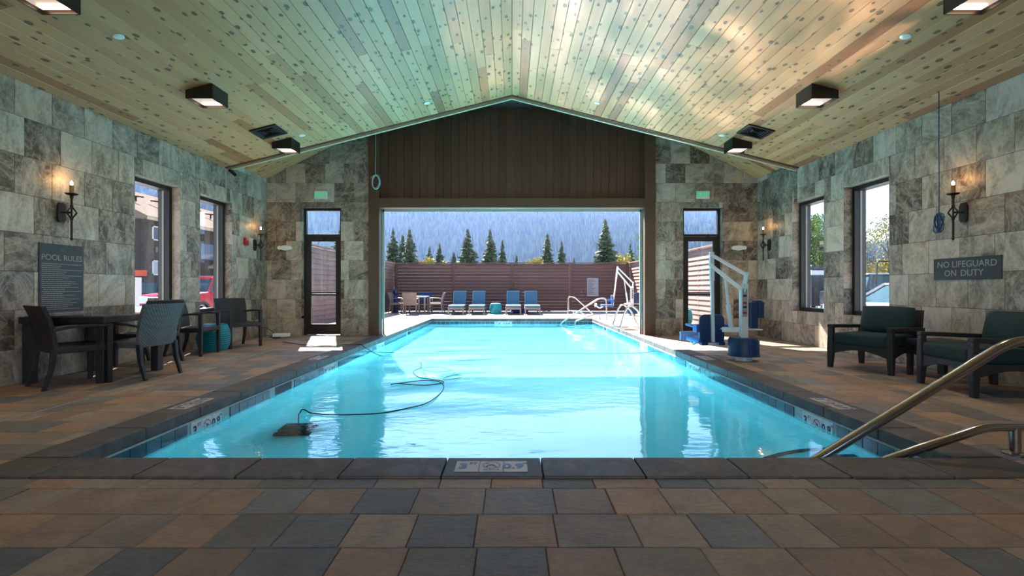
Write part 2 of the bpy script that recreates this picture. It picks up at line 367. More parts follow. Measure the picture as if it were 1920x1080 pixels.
def slab(mb, a, b, y0, y1, jit=True):
    g = .0016; t = R.uniform(-.0025, .0015) if jit else 0
    mb.prism([(a+g,y0+g),(b-g,y0+g),(b-g,y1-g),(a+g,y1-g)], 'z', -.024, t)
def stone_obj(s, mat, parent):
    a, b, y0, y1 = s; w, h = round(b-a, 3), round(y1-y0, 3); key = (w, h)
    if key not in cache:
        g = .0014; mb = MB(); x, y = w/2-g, h/2-g
        mb.add([(-x,-y,-.02),(x,-y,-.02),(x,y,-.02),(-x,y,-.02),(-x,-y,-.004),(x,-y,-.004),(x,y,-.004),(-x,y,-.004),(-x+.004,-y+.004,0),(x-.004,-y+.004,0),(x-.004,y-.004,0),(-x+.004,y-.004,0)],
               [(0,1,5,4),(1,2,6,5),(2,3,7,6),(3,0,4,7),(4,5,9,8),(5,6,10,9),(6,7,11,10),(7,4,8,11),(8,9,10,11)])
        cache[key] = mb.mesh('stone'); cache[key].materials.append(mat)
    o = bpy.data.objects.new('stone', cache[key]); COL.objects.link(o); o.parent = parent
    o.location = ((a+b)/2, (y0+y1)/2, R.uniform(-.002, .001)); return o
for s in ins[:300]: stone_obj(s, M['stone'], floor)
mb = MB()
for s in ins[300:]: slab(mb, *s)
tag(mb.build('paving_stones', M['stone'], floor), kind='stuff')
mb = MB()
for s in outs: slab(mb, *s)
tag(mb.build('paving_stones', M['deck'], deck), kind='stuff')
for i, sx in enumerate((-1, 1)):
    struct('trim_%d' % (i+1), MB().box(sx*3.94-.014, sx*3.94+.014, YB, YF, -.02, .004), M['drain'])

# walls
T = .012
WIN_Y = [(6.74, 7.67), (8.15, 9.08)]; WZ0, WZ1 = .60, 2.63
DX0, DX1, DZ = 3.70, 4.55, 2.76
OX, OZ = 2.857, 2.754; POST = .23
def wall_side(sgn, name):
    x0, x1 = (-W-.31, -W-T) if sgn < 0 else (W+T, W+.31)
    mb = MB()
    for y0, y1, zt in ((YB, WIN_Y[0][0], 3.25), (WIN_Y[0][1], WIN_Y[1][0], 3.25), (WIN_Y[1][1], YF+.2, 3.38)): mb.box(x0, x1, y0, y1, -.18, zt)
    for a, b in WIN_Y: mb.box(x0, x1, a, b, -.18, WZ0-T).box(x0, x1, a, b, WZ1+T, 3.25)
    mb.box(x0, x1, Y_END-.02, WIN_Y[1][1], 3.2, 3.38)
    return struct(name, mb, M['grout'])
wl = wall_side(-1, 'wall_left'); wr = wall_side(1, 'wall_right')
tcache = {}
def tile_obj(poly, mk, parent, kind):
    """poly in wall coords (u,z); mk maps (u,z,depth) to world"""
    us = [p[0] for p in poly]; zs = [p[1] for p in poly]; cu, cz = (min(us)+max(us))/2, (min(zs)+max(zs))/2
    if max(us)-min(us) < .02 or max(zs)-min(zs) < .02: return
    key = (kind, tuple((round(p[0]-cu, 3), round(p[1]-cz, 3)) for p in poly))
    c = Vector(mk(cu, cz, 0))
    if key not in tcache:
        n = len(poly); g = .0022; vs = []
        for dep, ins_ in ((.012, g), (.0015, g), (0, g+.002)):
            for p in poly:
                du, dz = p[0]-cu, p[1]-cz; u = du - math.copysign(min(ins_, abs(du)), du); z = dz - math.copysign(min(ins_, abs(dz)), dz)
                vs.append(Vector(mk(cu+u, cz+z, dep)) - c)
        fs = [(i, (i+1) % n, n+(i+1) % n, n+i) for i in range(n)] + [(n+i, n+(i+1) % n, 2*n+(i+1) % n, 2*n+i) for i in range(n)] + [tuple(range(2*n, 3*n))]
        b = MB(); b.add(vs, fs); me = b.mesh('tile')
        # normals must face the room
        me.materials.append(M['tile']); tcache[key] = me
    o = bpy.data.objects.new('tile', tcache[key]); COL.objects.link(o); o.parent = parent; o.location = c
    return o
ZROW = [3.296-.418*k for k in range(-6, 8)] + [0.0]
ZROW = sorted(set(round(z, 4) for z in ZROW if z >= 0))
def tiles_on(u0, u1, holes, caps, mk, parent, kind, off):
    TW = .418; got = []
    for k in range(len(ZROW)-1):
        z0, z1 = ZROW[k], ZROW[k+1]; u = u0 - off - (TW/2 if k % 2 else 0) - (TW*.25 if k % 3 == 0 else 0)
        while u < u1:
            a, b = max(u, u0), min(u+TW, u1); u += TW
            if b-a < .012: continue
            rects = [(a, b, z0, z1)]
            for h in holes:
                new = []
                for r in rects:
                    if r[1] <= h[0] or r[0] >= h[1] or r[3] <= h[2] or r[2] >= h[3]: new.append(r); continue
                    if r[0] < h[0]: new.append((r[0], h[0], r[2], r[3]))
                    if r[1] > h[1]: new.append((h[1], r[1], r[2], r[3]))
                    m0, m1 = max(r[0], h[0]), min(r[1], h[1])
                    if r[2] < h[2]: new.append((m0, m1, r[2], h[2]))
                    if r[3] > h[3]: new.append((m0, m1, h[3], r[3]))
                rects = new
            for r in rects:
                p = [(r[0], r[2]), (r[1], r[2]), (r[1], r[3]), (r[0], r[3])]
                for cl in caps: p = clip(p, *cl) if len(p) > 2 else []
                if len(p) > 2: got.append(p)
    for p in got: tile_obj(p, mk, parent, kind)
    return len(got)
holes = [(a, b, WZ0, WZ1) for a, b in WIN_Y]
for sgn, w in ((-1, wl), (1, wr)):
    mk = (lambda u, z, d, s=sgn: (s*(W+d), u, z))
    n1 = tiles_on(4.2, Y_END, holes, [(0, 1, zmain(W)+.004)], mk, w, 's%d' % sgn, .13 if sgn < 0 else .29)
    n2 = tiles_on(Y_END, YF, holes, [(0, 1, zend(W)+.002)], mk, w, 's%d' % sgn, .21)
    # behind the lens the same cladding in larger runs, joined
    b = MB(); x0, x1 = sorted((sgn*W, sgn*(W+T)))
    for k in range(len(ZROW)-1):
        z0, z1 = ZROW[k], min(ZROW[k+1], 3.25)
        y = YB
        while y < 4.2 and z1 > z0:
            b.box(x0, x1, y+.002, min(y+.418, 4.2)-.002, z0+.002, z1-.002); y += .418
    tag(b.build('tiles', M['tile'], w), kind='stuff')
    # tiled reveals of the window openings
    for a, bb in WIN_Y:
        xi, xo = sgn*(W+.001), sgn*(W+.14)
        for (y0, y1) in ((a-.004, a+.008), (bb-.008, bb+.004)):
            z = WZ0
            while z < WZ1:
                ze = min(z+.418, WZ1); X = sorted((xi, xo)); MB().box(X[0], X[1], y0, y1, z+.002, ze-.002).build('tile', M['tile'], w); z = ze
        X = sorted((xi, xo)); MB().box(X[0], X[1], a, bb, WZ0-.008, WZ0).build('tile', M['tile'], w); MB().box(X[0], X[1], a, bb, WZ1, WZ1+.008).build('tile', M['tile'], w)
# far wall
b = MB()
for sgn in (-1, 1):
    def bx(a, c, z0, z1): x = sorted((sgn*a, sgn*c)); b.box(x[0], x[1], YF+T, YF+.2, z0, z1)
    bx(OX+POST, DX0, -.18, 2.8); bx(DX1, W, -.18, 2.8)
    pts = [(sgn*(OX+.01), 2.8 if False else 2.765), (sgn*W, 2.765), (sgn*W, zend(W)), (sgn*(OX+.01), zend(OX))]
    b.prism(pts, 'y', YF+T, YF+.2)
b.prism([(-OX-.01, OZ+.02), (OX+.01, OZ+.02), (OX+.01, zend(OX)), (0, zend(0)), (-OX-.01, zend(OX))], 'y', YF+.09, YF+.2)
wf = struct('wall_far', b, M['grout'])
for sgn in (-1, 1):
    mk = (lambda u, z, d, s=sgn: (u, YF+d, z))
    u0, u1 = (-W, -OX-POST) if sgn < 0 else (OX+POST, W)
    hole = (-DX1, -DX0, -.1, DZ) if sgn < 0 else (DX0, DX1, -.1, DZ)
    # z <= zend(u): z + .5*|u| <= H+2.362+.5*W ; and hide what the lower ceiling covers anyway
    cap = (sgn*.5, 1, H+2.362+.5*W)
    tiles_on(u0, u1, [hole], [cap, (0, 1, 4.32)], mk, wf, 'f', .0 if sgn < 0 else .18)
    # reveal of the door opening: rendered jambs
    xs = sorted((sgn*DX1, sgn*(DX1-.012)))
    for z in ZROW[:-1]:
        if z < DZ:
            MB().box(xs[0], xs[1], YF-.001, YF+.13, z+.002, min(z+.418, DZ)-.002).build('tile', M['tile'], wf)
# gable planking
px0 = -OX; pw = .171; i = 0
while px0 < OX-.01:
    x1 = min(px0+pw, OX); top = lambda x: min(zend(x), 4.95)
    MB().prism([(px0+.003-(px0+x1)/2, 2.95-3.6), (x1-.003-(px0+x1)/2, 2.95-3.6), (x1-.003-(px0+x1)/2, top(x1)-3.6), (px0+.003-(px0+x1)/2, top(px0)-3.6)], 'y', -.012, .012+R.uniform(-.002,.002)).build('plank', M['stain'], wf, loc=((px0+x1)/2, YF+.06, 3.6))
    px0 = x1; i += 1
# timber frame round the great opening
tr = struct('trim_3', MB().box(-OX, OX, YF-.05, YF+.2, OZ, 2.96), M['stain_beam'], bevel=.006)
for sgn in (-1, 1):
    x = sorted((sgn*OX, sgn*(OX+POST)))
    struct('trim_%d' % (4 if sgn < 0 else 5), MB().box(x[0], x[1], YF-.05, YF+.2, -.02, zend(OX+POST)-.02), M['stain_beam'], bevel=.006)
b = MB().box(-OX, OX, YF+.2, YF+.225, OZ-.05, OZ)
for sgn in (-1, 1):
    x = sorted((sgn*OX, sgn*(OX-.045))); b.box(x[0], x[1], YF+.2, YF+.225, 0, OZ)
struct('trim_6', b, plain('pale_lit_edge', (.42,.38,.33), .5))  # pale strip, the lit inner edge of the opening put into its colour

# ceiling: boards along the hall, each a piece of its own where the lens sees them
b = MB()
for sgn in (-1, 1):
    b.prism([(0, Z_RIDGE+.02), (sgn*(W+.25), zmain(W+.25)+.02), (sgn*(W+.25), zmain(W+.25)+.15), (0, Z_RIDGE+.15)], 'y', YB, Y_END)
    b.prism([(0, zend(0)+.02), (sgn*(W+.25), zend(W+.25)+.02), (sgn*(W+.25), zend(W+.25)+.15), (0, zend(0)+.15)], 'y', Y_END-.02, YF+.6)
    b.prism([(0, zmain(0)), (sgn*W, zmain(W)), (sgn*W, zend(W)+.05), (0, zend(0)+.05)], 'y', Y_END-.03, Y_END)
ceil_ = struct('ceiling', b, M['grout'])
pcache = {}
def plank(w, ln, mat, cross):
    key = (round(w, 4), round(ln, 3), cross)
    if key not in pcache:
        g = .0015; m = MB(); x, y = w/2-g, ln/2-.0008; c = .003
        m.add([(-x,-y,.018),(x,-y,.018),(x,y,.018),(-x,y,.018),(-x,-y,.003),(x,-y,.003),(x,y,.003),(-x,y,.003),(-x+c,-y,0),(x-c,-y,0),(x-c,y,0),(-x+c,y,0)],
              [(3,2,1,0),(0,1,5,4),(1,2,6,5),(2,3,7,6),(3,0,4,7),(4,5,9,8),(5,6,10,9),(6,7,11,10),(7,4,8,11),(8,9,10,11)])
        pcache[key] = m.mesh('plank'); pcache[key].materials.append(mat)
    return pcache[key]
ang = math.atan(SL); slope_len = W/math.cos(ang); nb = 39; bw = slope_len/nb; cnt = 0
lens_ = (.9, 1.2, 1.5, 1.8, 2.1, 2.4, 3.0)
behind = MB()
for sgn in (-1, 1):
    for i in range(nb):
        s = (i+.5)*bw; x = sgn*s*math.cos(ang); z = Z_RIDGE - s*math.sin(ang)
        ys = max(3.3, min(5.7, 900*(z-H)/545, 9.0)) if abs(x) < 3.5 else 3.3
        ys = min(ys, 900*(z-H)/545 - .1); ys = max(ys, 2.6)
        cuts = [ys]; y = ys + R.uniform(.8, 2.6)
        while y < Y_END-.6: cuts.append(y); y += R.choice((1.8, 2.4, 3.0))
        cuts.append(Y_END)
        for a, c in zip(cuts, cuts[1:]):
            o = bpy.data.objects.new('plank', plank(bw, c-a, M['cedar'], 0)); COL.objects.link(o); o.parent = ceil_
            o.location = (x, (a+c)/2, z); o.rotation_euler = (0, sgn*ang, 0); cnt += 1
        behind.M = Matrix.Translation((x, (YB+ys)/2, z)) @ Matrix.Rotation(sgn*ang, 4, 'Y'); w2, l2 = bw/2-.0015, (ys-YB)/2
        behind.box(-w2, w2, -l2, l2, 0, .018)
tag(behind.build('planks', M['cedar'], ceil_), kind='stuff')
# raised end bay: boards run up the slope
ang2 = math.atan(.5); ne = 10; be = (YF-Y_END)/ne
for sgn in (-1, 1):
    ln = 3.0; mid = ln/2
    for i in range(ne):
        y = Y_END + (i+.5)*be; x = sgn*(W - mid*math.cos(ang2)); z = zend(W) + mid*math.sin(ang2)
        o = bpy.data.objects.new('plank', plank(be, ln, M['cedar'], 1)); COL.objects.link(o); o.parent = ceil_
        o.location = (x, y, z); q = Matrix.Rotation(sgn*ang2, 4, 'Y') @ Matrix.Rotation(PI/2, 4, 'Z'); o.rotation_euler = q.to_euler(); cnt += 1
print('ceiling planks', cnt)
# edge of the lower ceiling: dark bead over a pale board
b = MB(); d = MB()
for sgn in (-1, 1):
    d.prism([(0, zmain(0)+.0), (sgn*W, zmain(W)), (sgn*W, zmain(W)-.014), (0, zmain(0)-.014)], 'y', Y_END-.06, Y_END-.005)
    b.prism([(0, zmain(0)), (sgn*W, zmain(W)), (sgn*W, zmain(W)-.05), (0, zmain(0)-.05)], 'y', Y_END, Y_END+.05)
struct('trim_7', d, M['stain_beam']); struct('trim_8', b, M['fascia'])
# wall behind the lens, unseen; its wide opening is added to let daylight in
b = MB().prism([(-W, -.18), (-3.2, -.18), (-3.2, 2.9), (-W, 2.9)], 'y', YB-.2, YB).prism([(3.2, -.18), (W, -.18), (W, 2.9), (3.2, 2.9)], 'y', YB-.2, YB)
b.prism([(-W-.25, 2.9), (W+.25, 2.9), (W+.25, zmain(W)+.1), (0, zmain(0)+.1), (-W-.25, zmain(W)+.1)], 'y', YB-.2, YB)
struct('wall_back', b, M['grout'])

# windows: frame, pane, ledge
def window(n, sgn, y0, y1):
    xo, xi = sgn*(W+.312), sgn*(W+.13); X = sorted((xo, xi)); f = .062
    fr = MB().box(X[0], X[1], y0, y0+f, WZ0, WZ1).box(X[0], X[1], y1-f, y1, WZ0, WZ1).box(X[0], X[1], y0+f, y1-f, WZ0, WZ0+f).box(X[0], X[1], y0+f, y1-f, WZ1-f, WZ1)
    w = struct('window_%d' % n, fr, M['dark_metal'], bevel=.004)
    gx = sgn*(W+.25); MB().box(gx-.004, gx+.004, y0+f-.005, y1-f+.005, WZ0+f-.005, WZ1-f+.005).build('pane', M['glass'], w)
    Z = .009; q = MB(); X2 = sorted((sgn*(W+.215), sgn*(W+.245)))
    for a, c in ((y0+f, y0+f+Z), (y1-f-Z, y1-f)): q.box(X2[0], X2[1], a, c, WZ0+f, WZ1-f)
    q.build('glazing_bead', M['drain'], w)
    return w
for i, (sgn, k) in enumerate(((-1,0), (-1,1), (1,0), (1,1))): window(i+1, sgn, *WIN_Y[k])
# glazed doors with transoms
def door(n, sgn):
    y0, y1 = YF+.10, YF+.18; f = .05
    a, c = (-DX1+.012, -DX0) if sgn < 0 else (DX0, DX1-.012)
    ZT0, ZT1 = 2.155, 2.20
    fr = MB().box(a, a+f, y0, y1, 0, DZ).box(c-f, c, y0, y1, 0, DZ).box(a+f, c-f, y0, y1, DZ-f, DZ).box(a+f, c-f, y0, y1, ZT0, ZT1)
    w = struct('door_%d' % n, fr, M['dark_metal'], bevel=.003)
    MB().box(a+f, c-f, y0+.035, y0+.043, ZT1, DZ-f).build('transom_pane', M['glass'], w)
    l0, l1 = a+f+.004, c-f-.004; s = .095
    lf = MB().box(l0, l0+s, y0+.01, y0+.06, .012, ZT0-.006).box(l1-s, l1, y0+.01, y0+.06, .012, ZT0-.006).box(l0+s, l1-s, y0+.01, y0+.06, .012, .24).box(l0+s, l1-s, y0+.01, y0+.06, ZT0-.11, ZT0-.006).box(l0+s, l1-s, y0+.01, y0+.06, .86, .90)
    lf.build('door_leaf', M['dark_metal'], w, bevel=.003)
    MB().box(l0+s, l1-s, y0+.03, y0+.036, .24, .86).build('pane', M['glass'], w); MB().box(l0+s, l1-s, y0+.03, y0+.036, .90, ZT0-.11).build('pane', M['glass'], w)
    MB().bar((l0+.04, y0-.04, .92), (l1-.04, y0-.04, .92), .03, .035).box(l0+.05, l0+.08, y0-.04, y0+.01, .91, .935).box(l1-.08, l1-.05, y0-.04, y0+.01, .91, .935).build('push_bar', M['black'], w)
    cl = MB().box(l0+.10, l0+.38, y0-.05, y0+.005, ZT0-.085, ZT0-.035).build('door_closer', M['black'], w, bevel=.006)
    MB().bar((l0+.24, y0-.03, ZT0-.03), (l0+.5, y0-.10, ZT0-.015), .02, .008).bar((l0+.5, y0-.10, ZT0-.015), (l0+.62, y0, ZT0+.01), .02, .008).build('closer_arm', M['black'], cl)
door(1, -1); door(2, 1)

# ------------------------------------------------------------------ pool
pool = thing('swimming_pool', 'long rectangular swimming pool with dark slate coping and blue waterline tiles', 'pool', (0, 0, 0))
lev = [(0, -.11), (0, ZB+.30)]
for k in range(1, 7):
    a = k/6*PI/2; lev.append((.30*(1-math.cos(a)), ZB+.30*(1-math.sin(a))))
vs = []; fs = []
for ins_, z in lev: vs += [(-PX+ins_, PY0+ins_, z), (PX-ins_, PY0+ins_, z), (PX-ins_, PY1-ins_, z), (-PX+ins_, PY1-ins_, z)]
for i in range(len(lev)-1):
    for k in range(4): fs.append((4*i+k, 4*i+4+k, 4*i+4+(k+1) % 4, 4*i+(k+1) % 4))
n = 4*(len(lev)-1); fs.append((n, n+1, n+2, n+3))
basin = MB().add(vs, fs).build('basin', M['plaster'], pool, smooth=True)
def steps(cx, cy, sx, sy):
    for r, zt in ((1.18, -.72), (.86, -.52), (.54, -.33)):
        pts = [(cx, cy)] + [(cx+sx*r*math.cos(a*PI/32), cy+sy*r*math.sin(a*PI/32)) for a in range(17)]
        st = MB().prism(pts, 'z', ZB, zt).build('step', M['plaster'], pool)
        v = []; f = []
        for a in range(17):
            ca, sa = math.cos(a*PI/32), math.sin(a*PI/32)
            for rr, zz in ((r-.055, zt+.004), (r+.004, zt+.004), (r+.004, zt-.05)): v.append((cx+sx*rr*ca, cy+sy*rr*sa, zz))
        for a in range(16): f += [(3*a, 3*a+1, 3*a+4, 3*a+3), (3*a+1, 3*a+2, 3*a+5, 3*a+4)]
        MB().add(v, f).build('nosing_tile_band', M['wtile'], st)
steps(PX, PY0, -1, 1); steps(PX, PY1, -1, -1)
# coping stones
def coping(x0, x1, y0, y1):
    m = MB(); cx, cy = (x0+x1)/2, (y0+y1)/2; a, c = (x1-x0)/2-.003, (y1-y0)/2-.003
    m.box(-a, a, -c, c, -.085, .010); o = m.build('coping_stone', M['coping'], pool, bevel=.010, loc=(cx, cy, R.uniform(-.001, .001))); return o
x = -PX-CW; edges = [x]
for k in range(-5, 6):
    e = .17 + .555*k
    if -PX-.05 < e < PX+.05: edges.append(e)
edges.append(PX+CW)
for a, c in zip(edges, edges[1:]):
    coping(a, c, PY0-CW, PY0); coping(a, c, PY1, PY1+CW)
for sgn in (-1, 1):
    y = PY0; X = sorted((sgn*PX, sgn*(PX+CW)))
    while y < PY1-.05:
        e = min(y+.61, PY1); e = PY1 if PY1-e < .2 else e; coping(X[0], X[1], y, e); y = e
MB().box(-PX-.02, PX+.02, PY0-.02, PY0+.004, -.30, -.08).box(-PX-.02, PX+.02, PY1-.004, PY1+.02, -.30, -.08).box(-PX-.02, -PX+.004, PY0, PY1, -.30, -.08).box(PX-.004, PX+.02, PY0, PY1, -.30, -.08).build('tile_bed', plain('pale_grout', (.45,.55,.58), .7), pool)
# waterline tiles, markers and skimmer mouths in the band z -.09 .. -.24
MARK_S = [(3.96, 4.38), (6.77, 7.19), (9.5, 9.92)]; MARK_F = [(-.47, -.05)]
SKIM = {-1: [(5.38, 5.78), (12.2, 12.6)], 1: [(13.5, 13.9)]}
wt = MB().box(-.071, .071, -.006, .006, -.072, .072).mesh('waterline_tile'); wt.materials.append(M['wtile'])
def wtile(x, y, rz):
    o = bpy.data.objects.new('waterline_tile', wt); COL.objects.link(o); o.parent = pool; o.location = (x, y, -.165); o.rotation_euler = (0, 0, rz)
def free(v, spans): return all(v+.074 < a or v-.074 > c for a, c in spans)
for sgn in (-1, 1):
    y = PY0+.075
    while y < PY1:
        if free(y, MARK_S + SKIM[sgn]): wtile(sgn*(PX-.006), y, PI/2)
        y += .148
x = -PX+.074
while x < PX:
    if free(x, MARK_F): wtile(x, PY1-.006, 0)
    x += .148
def no_dive(r, mat, parent, mtx):
    """prohibition ring with a diving figure"""
    m = MB(mtx); n = 28; v = []; f = []
    for k in range(n):
        a = 2*PI*k/n
        for rr in (r*.82, r): v.append((rr*math.cos(a), rr*math.sin(a), .001))
    for k in range(n): f.append((2*k, 2*k+1, 2*((k+1) % n)+1, 2*((k+1) % n)))
    m.add(v, f); m.bar((-.62*r, .62*r, .001), (.62*r, -.62*r, .001), .13*r, .001); m.build('prohibition_ring', mat, parent)
    g = MB(mtx); g.bar((-.5*r, -.3*r, .0005), (.1*r, .25*r, .0005), .2*r, .001).bar((.1*r, .25*r, .0005), (.5*r, -.35*r, .0005), .16*r, .001).lathe([(.12*r, 0), (.12*r, .001)], 10, (-.55*r, -.45*r, 0)); g.build('diver_figure', M['ink'], parent)
def marker(mtx, tile_mat, ink, ring_ink, label, cells=.138, h=.15, caption=False):
    """three marker tiles with 3 FT / no diving / 0.9 M; local x is reading direction, y up, z out of the face"""
    o = MB(mtx)
    for k in (-1, 0, 1): o.box((k-.5)*cells+.002, (k+.5)*cells-.002, -h/2, h/2, -.006, 0)
    t = o.build('depth_marker', tile_mat, pool); t['label'] = label
    def tx(s, size, x, y, bold, mat):
        me = text_mesh(s, size, .0006, bold); me.transform(mtx @ Matrix.Translation((x, y, .0012))); link('lettering', me, mat, t)
    tx('3', .105, -cells*1.17, -.004, .004, ink); tx('FT', .045, -cells*.76, .035, .0, M['ink'])
    tx('0.9', .098, cells*.90, -.004, .003, ink); tx('M', .035, cells*1.40, .04, .0, M['ink'])
    no_dive(.052, ring_ink, t, mtx @ Matrix.Translation((0, .012 if caption else 0, .0005)))
    if caption: tx('NO DIVING', .017, 0, -.058, 0, M['ink'])
def frame_m(loc, xa, ya):
    xa = Vector(xa); ya = Vector(ya); za = xa.cross(ya); m = Matrix((xa, ya, za)).transposed().to_4x4(); m.translation = loc; return m
marker(frame_m((-.117, 2.732, .0125), (1,0,0), (0,1,0)), M['beige_tile'], M['blue_ink'], M['red_ink'], 'beige depth tiles reading 3 FT and 0.9 M in the coping nearest the viewer', .137, .155, True)
for y0, y1 in MARK_S:
    yc = (y0+y1)/2
    marker(frame_m((-PX+.012, yc, -.165), (0,1,0), (0,0,1)), M['white_tile'], M['ink'], M['red_ink'], 'white depth tiles reading 3 FT and 0.9 M at the waterline')
    marker(frame_m((PX-.012, yc, -.165), (0,-1,0), (0,0,1)), M['white_tile'], M['ink'], M['red_ink'], 'white depth tiles reading 3 FT and 0.9 M at the waterline')
marker(frame_m((-.26, PY1-.012, -.165), (1,0,0), (0,0,1)), M['white_tile'], M['ink'], M['red_ink'], 'white depth tiles reading 3 FT and 0.9 M on the far pool wall')
for yc in (4.22, 6.98):
    marker(frame_m((-PX-.15, yc, .0125), (0,1,0), (-1,0,0)), M['beige_tile'], M['blue_ink'], M['red_ink'], 'beige depth tiles laid in the coping', .137, .155, True)
    marker(frame_m((PX+.15, yc, .0125), (0,-1,0), (1,0,0)), M['beige_tile'], M['blue_ink'], M['red_ink'], 'beige depth tiles laid in the coping', .137, .155, True)
for sgn in (-1, 1):
    for a, c in SKIM[sgn]:
        X = sorted((sgn*(PX-.006), sgn*(PX+.004))); MB().box(X[0], X[1], a, c, -.235, -.092).build('skimmer_mouth', M['black'], pool)['label'] = 'black skimmer mouth in the waterline tiles'
# water: a rippled sheet
RW = random.Random(3); waves = []
for k in range(26):
    lam = RW.uniform(.22, 1.5); a = RW.gauss(PI/2, .75); kk = 2*PI/lam
    waves.append((kk*math.cos(a), kk*math.sin(a), RW.uniform(0, 2*PI), (.0058 if lam < .6 else .0042)/kk))
nx, ny = 108, 264; vs = []; fs = []
for j in range(ny+1):
    y = PY0+.004+(PY1-PY0-.008)*j/ny
    for i in range(nx+1):
        x = -PX+.004+(2*PX-.008)*i/nx
        env = .35 + .9/(1+math.exp((x+.3)*2.2)) + .35*math.sin(x*.9+1)*math.sin(y*.7)
        h = sum(A*math.sin(kx*x+ky*y+p) for kx, ky, p, A in waves)
        vs.append((x, y, ZW + max(.15, env)*h))
for j in range(ny):
    for i in range(nx):
        q = j*(nx+1)+i; fs.append((q, q+1, q+nx+2, q+nx+1))
me = bpy.data.meshes.new('pool_water'); me.from_pydata(vs, [], fs); me.polygons.foreach_set('use_smooth', [True]*len(fs))
water = tag(link('pool_water', me, M['water']), 'clear turquoise water filling the swimming pool', 'water', kind='stuff')
water.cycles.is_caustics_caster = True
for o in pool.children:
    if o.name.startswith(('basin', 'step', 'waterline')): o.cycles.is_caustics_receiver = True

# ------------------------------------------------------------------ furniture in the hall
def legs_pose(bl, br, fl, fr):
    """footprint from the four feet (surveyed in the photograph): centre and turn of a piece that faces local +y"""
    p = [Vector(on(*q)) for q in (bl, br, fl, fr)]; back = (p[0]+p[1])/2; fr_ = (p[2]+p[3])/2; d = fr_-back; c = (back+fr_)/2
    return c.x, c.y, math.atan2(-d.x, d.y)
def wicker_chair(label, loc, rz, group, mat, leg, name='wicker_armchair'):
    t = thing(name, label, 'chair', loc, rz, group)
    s = MB().box(-.265, .265, -.22, .255, .355, .43).build('seat', mat, t, bevel=.02, smooth=True)
    b = MB(); n = 6; v = []; f = []
    for i in range(n+1):
        q = i/n; z = .37+.475*q; y = -.205-.10*q*q; hw = .255+.02*q
        for k in range(5):
            u = -1+k/2; cy = .022*(u*u)
            v += [(hw*u, y+cy-.004, z), (hw*u, y+cy-.04, z)]
    for i in range(n):
        for k in range(4):
            a = (i*5+k)*2; c = a+10; f += [(a, a+2, c+2, c), (a+1, c+1, c+3, a+3)]
        a = i*10; f += [(a, a+10, a+11, a+1), (a+8, a+9, a+19, a+18)]
    for k in range(4):
        a = 2*k; f.append((a, a+1, a+3, a+2)); a = n*10+2*k; f.append((a, a+2, a+3, a+1))
    b.add(v, f).build('backrest', mat, t, smooth=True)
    for sx in (-1, 1):
        MB().taper([(sx*.262, .232, 0), (sx*.262, .232, .615)], [(.04, .04), (.05, .05)]).build('leg', leg, t, bevel=.005)
        MB().taper([(sx*.245, -.295, 0), (sx*.245, -.235, .2), (sx*.245, -.215, .40)], [(.034, .034), (.04, .042), (.045, .05)]).build('leg', leg, t, bevel=.005)
        pr = [(-.235, .585), (-.10, .607), (.10, .617), (.262, .613), (.262, .64), (.10, .647), (-.10, .637), (-.235, .612)]
        MB().prism(pr, 'x', sx*.262-.026, sx*.262+.026).build('armrest', leg, t, bevel=.006)
    return t
G1 = 'dark wicker armchairs in the hall'
xa, ya, ra = legs_pose((53,721), (86,730), (140,709), (178,719))
wicker_chair('dark wicker armchair at the table end nearest the viewer, back to the viewer', (xa+.12, ya, 0), ra, G1, M['weave'], M['weave'])
xb, yb, rb = legs_pose((271,712.5), (317,700), (204,712), (259,698))
wicker_chair('dark wicker armchair with a lit tone painted in, on the pool side of the square table', (xb, yb, 0), rb, G1, M['weave_lit'], M['weave'])
wicker_chair('dark wicker armchair at the far end of the square table, facing the viewer', (-4.90, 6.48, 0), PI-.05, G1, M['weave'], M['weave'])
xf, yf, rf = legs_pose((326,668), (345,662), (382,668), (399,660.5))
wicker_chair('dark wicker armchair between table and teal stool, under the pillar of the left windows', (xf, yf, 0), rf, G1, M['weave'], M['weave'])
wicker_chair('dark wicker armchair behind the teal stool, right of the farther left window', (-4.80, 8.42, 0), -PI/2-.55, G1, M['weave'], M['weave'])
t = thing('wicker_table', 'square dark wicker dining table with a glass top against the left wall', 'table', (-4.83, 5.60, 0))
tp = MB().box(-.46, .46, -.46, .46, .645, .715).build('tabletop', M['weave'], t, bevel=.008)
MB().box(-.425, .425, -.425, .425, .715, .722).build('glass_sheet', plain('smoked_table_glass', (.055,.055,.055), .06), tp)
for sx in (-1, 1):
    for sy in (-1, 1): MB().box(sx*.395-.045, sx*.395+.045, sy*.395-.045, sy*.395+.045, 0, .65).build('leg', M['weave'], t, bevel=.006)
def stool(label, loc, s=1.0, group='teal barrel stools'):
    t = thing('garden_stool', label, 'stool', loc, 0, group); pr = []
    for i in range(25):
        q = i/24; r = .185+.062*math.sin(PI*(.10+.80*q)) ; r += .004*math.cos(i*PI)
        pr.append((r*s, .42*s*q))
    MB().lathe(pr, 36).build('barrel', M['teal'], t, smooth=True)
    MB().lathe([(.0, .418*s), (.18*s, .418*s), (.186*s, .428*s), (.16*s, .437*s), (.0, .437*s)], 36).build('top', M['teal'], t, smooth=True)
    return t
stool('teal wicker barrel stool between the two armchairs by the left windows', (-4.93, 7.93, 0), 1.0)
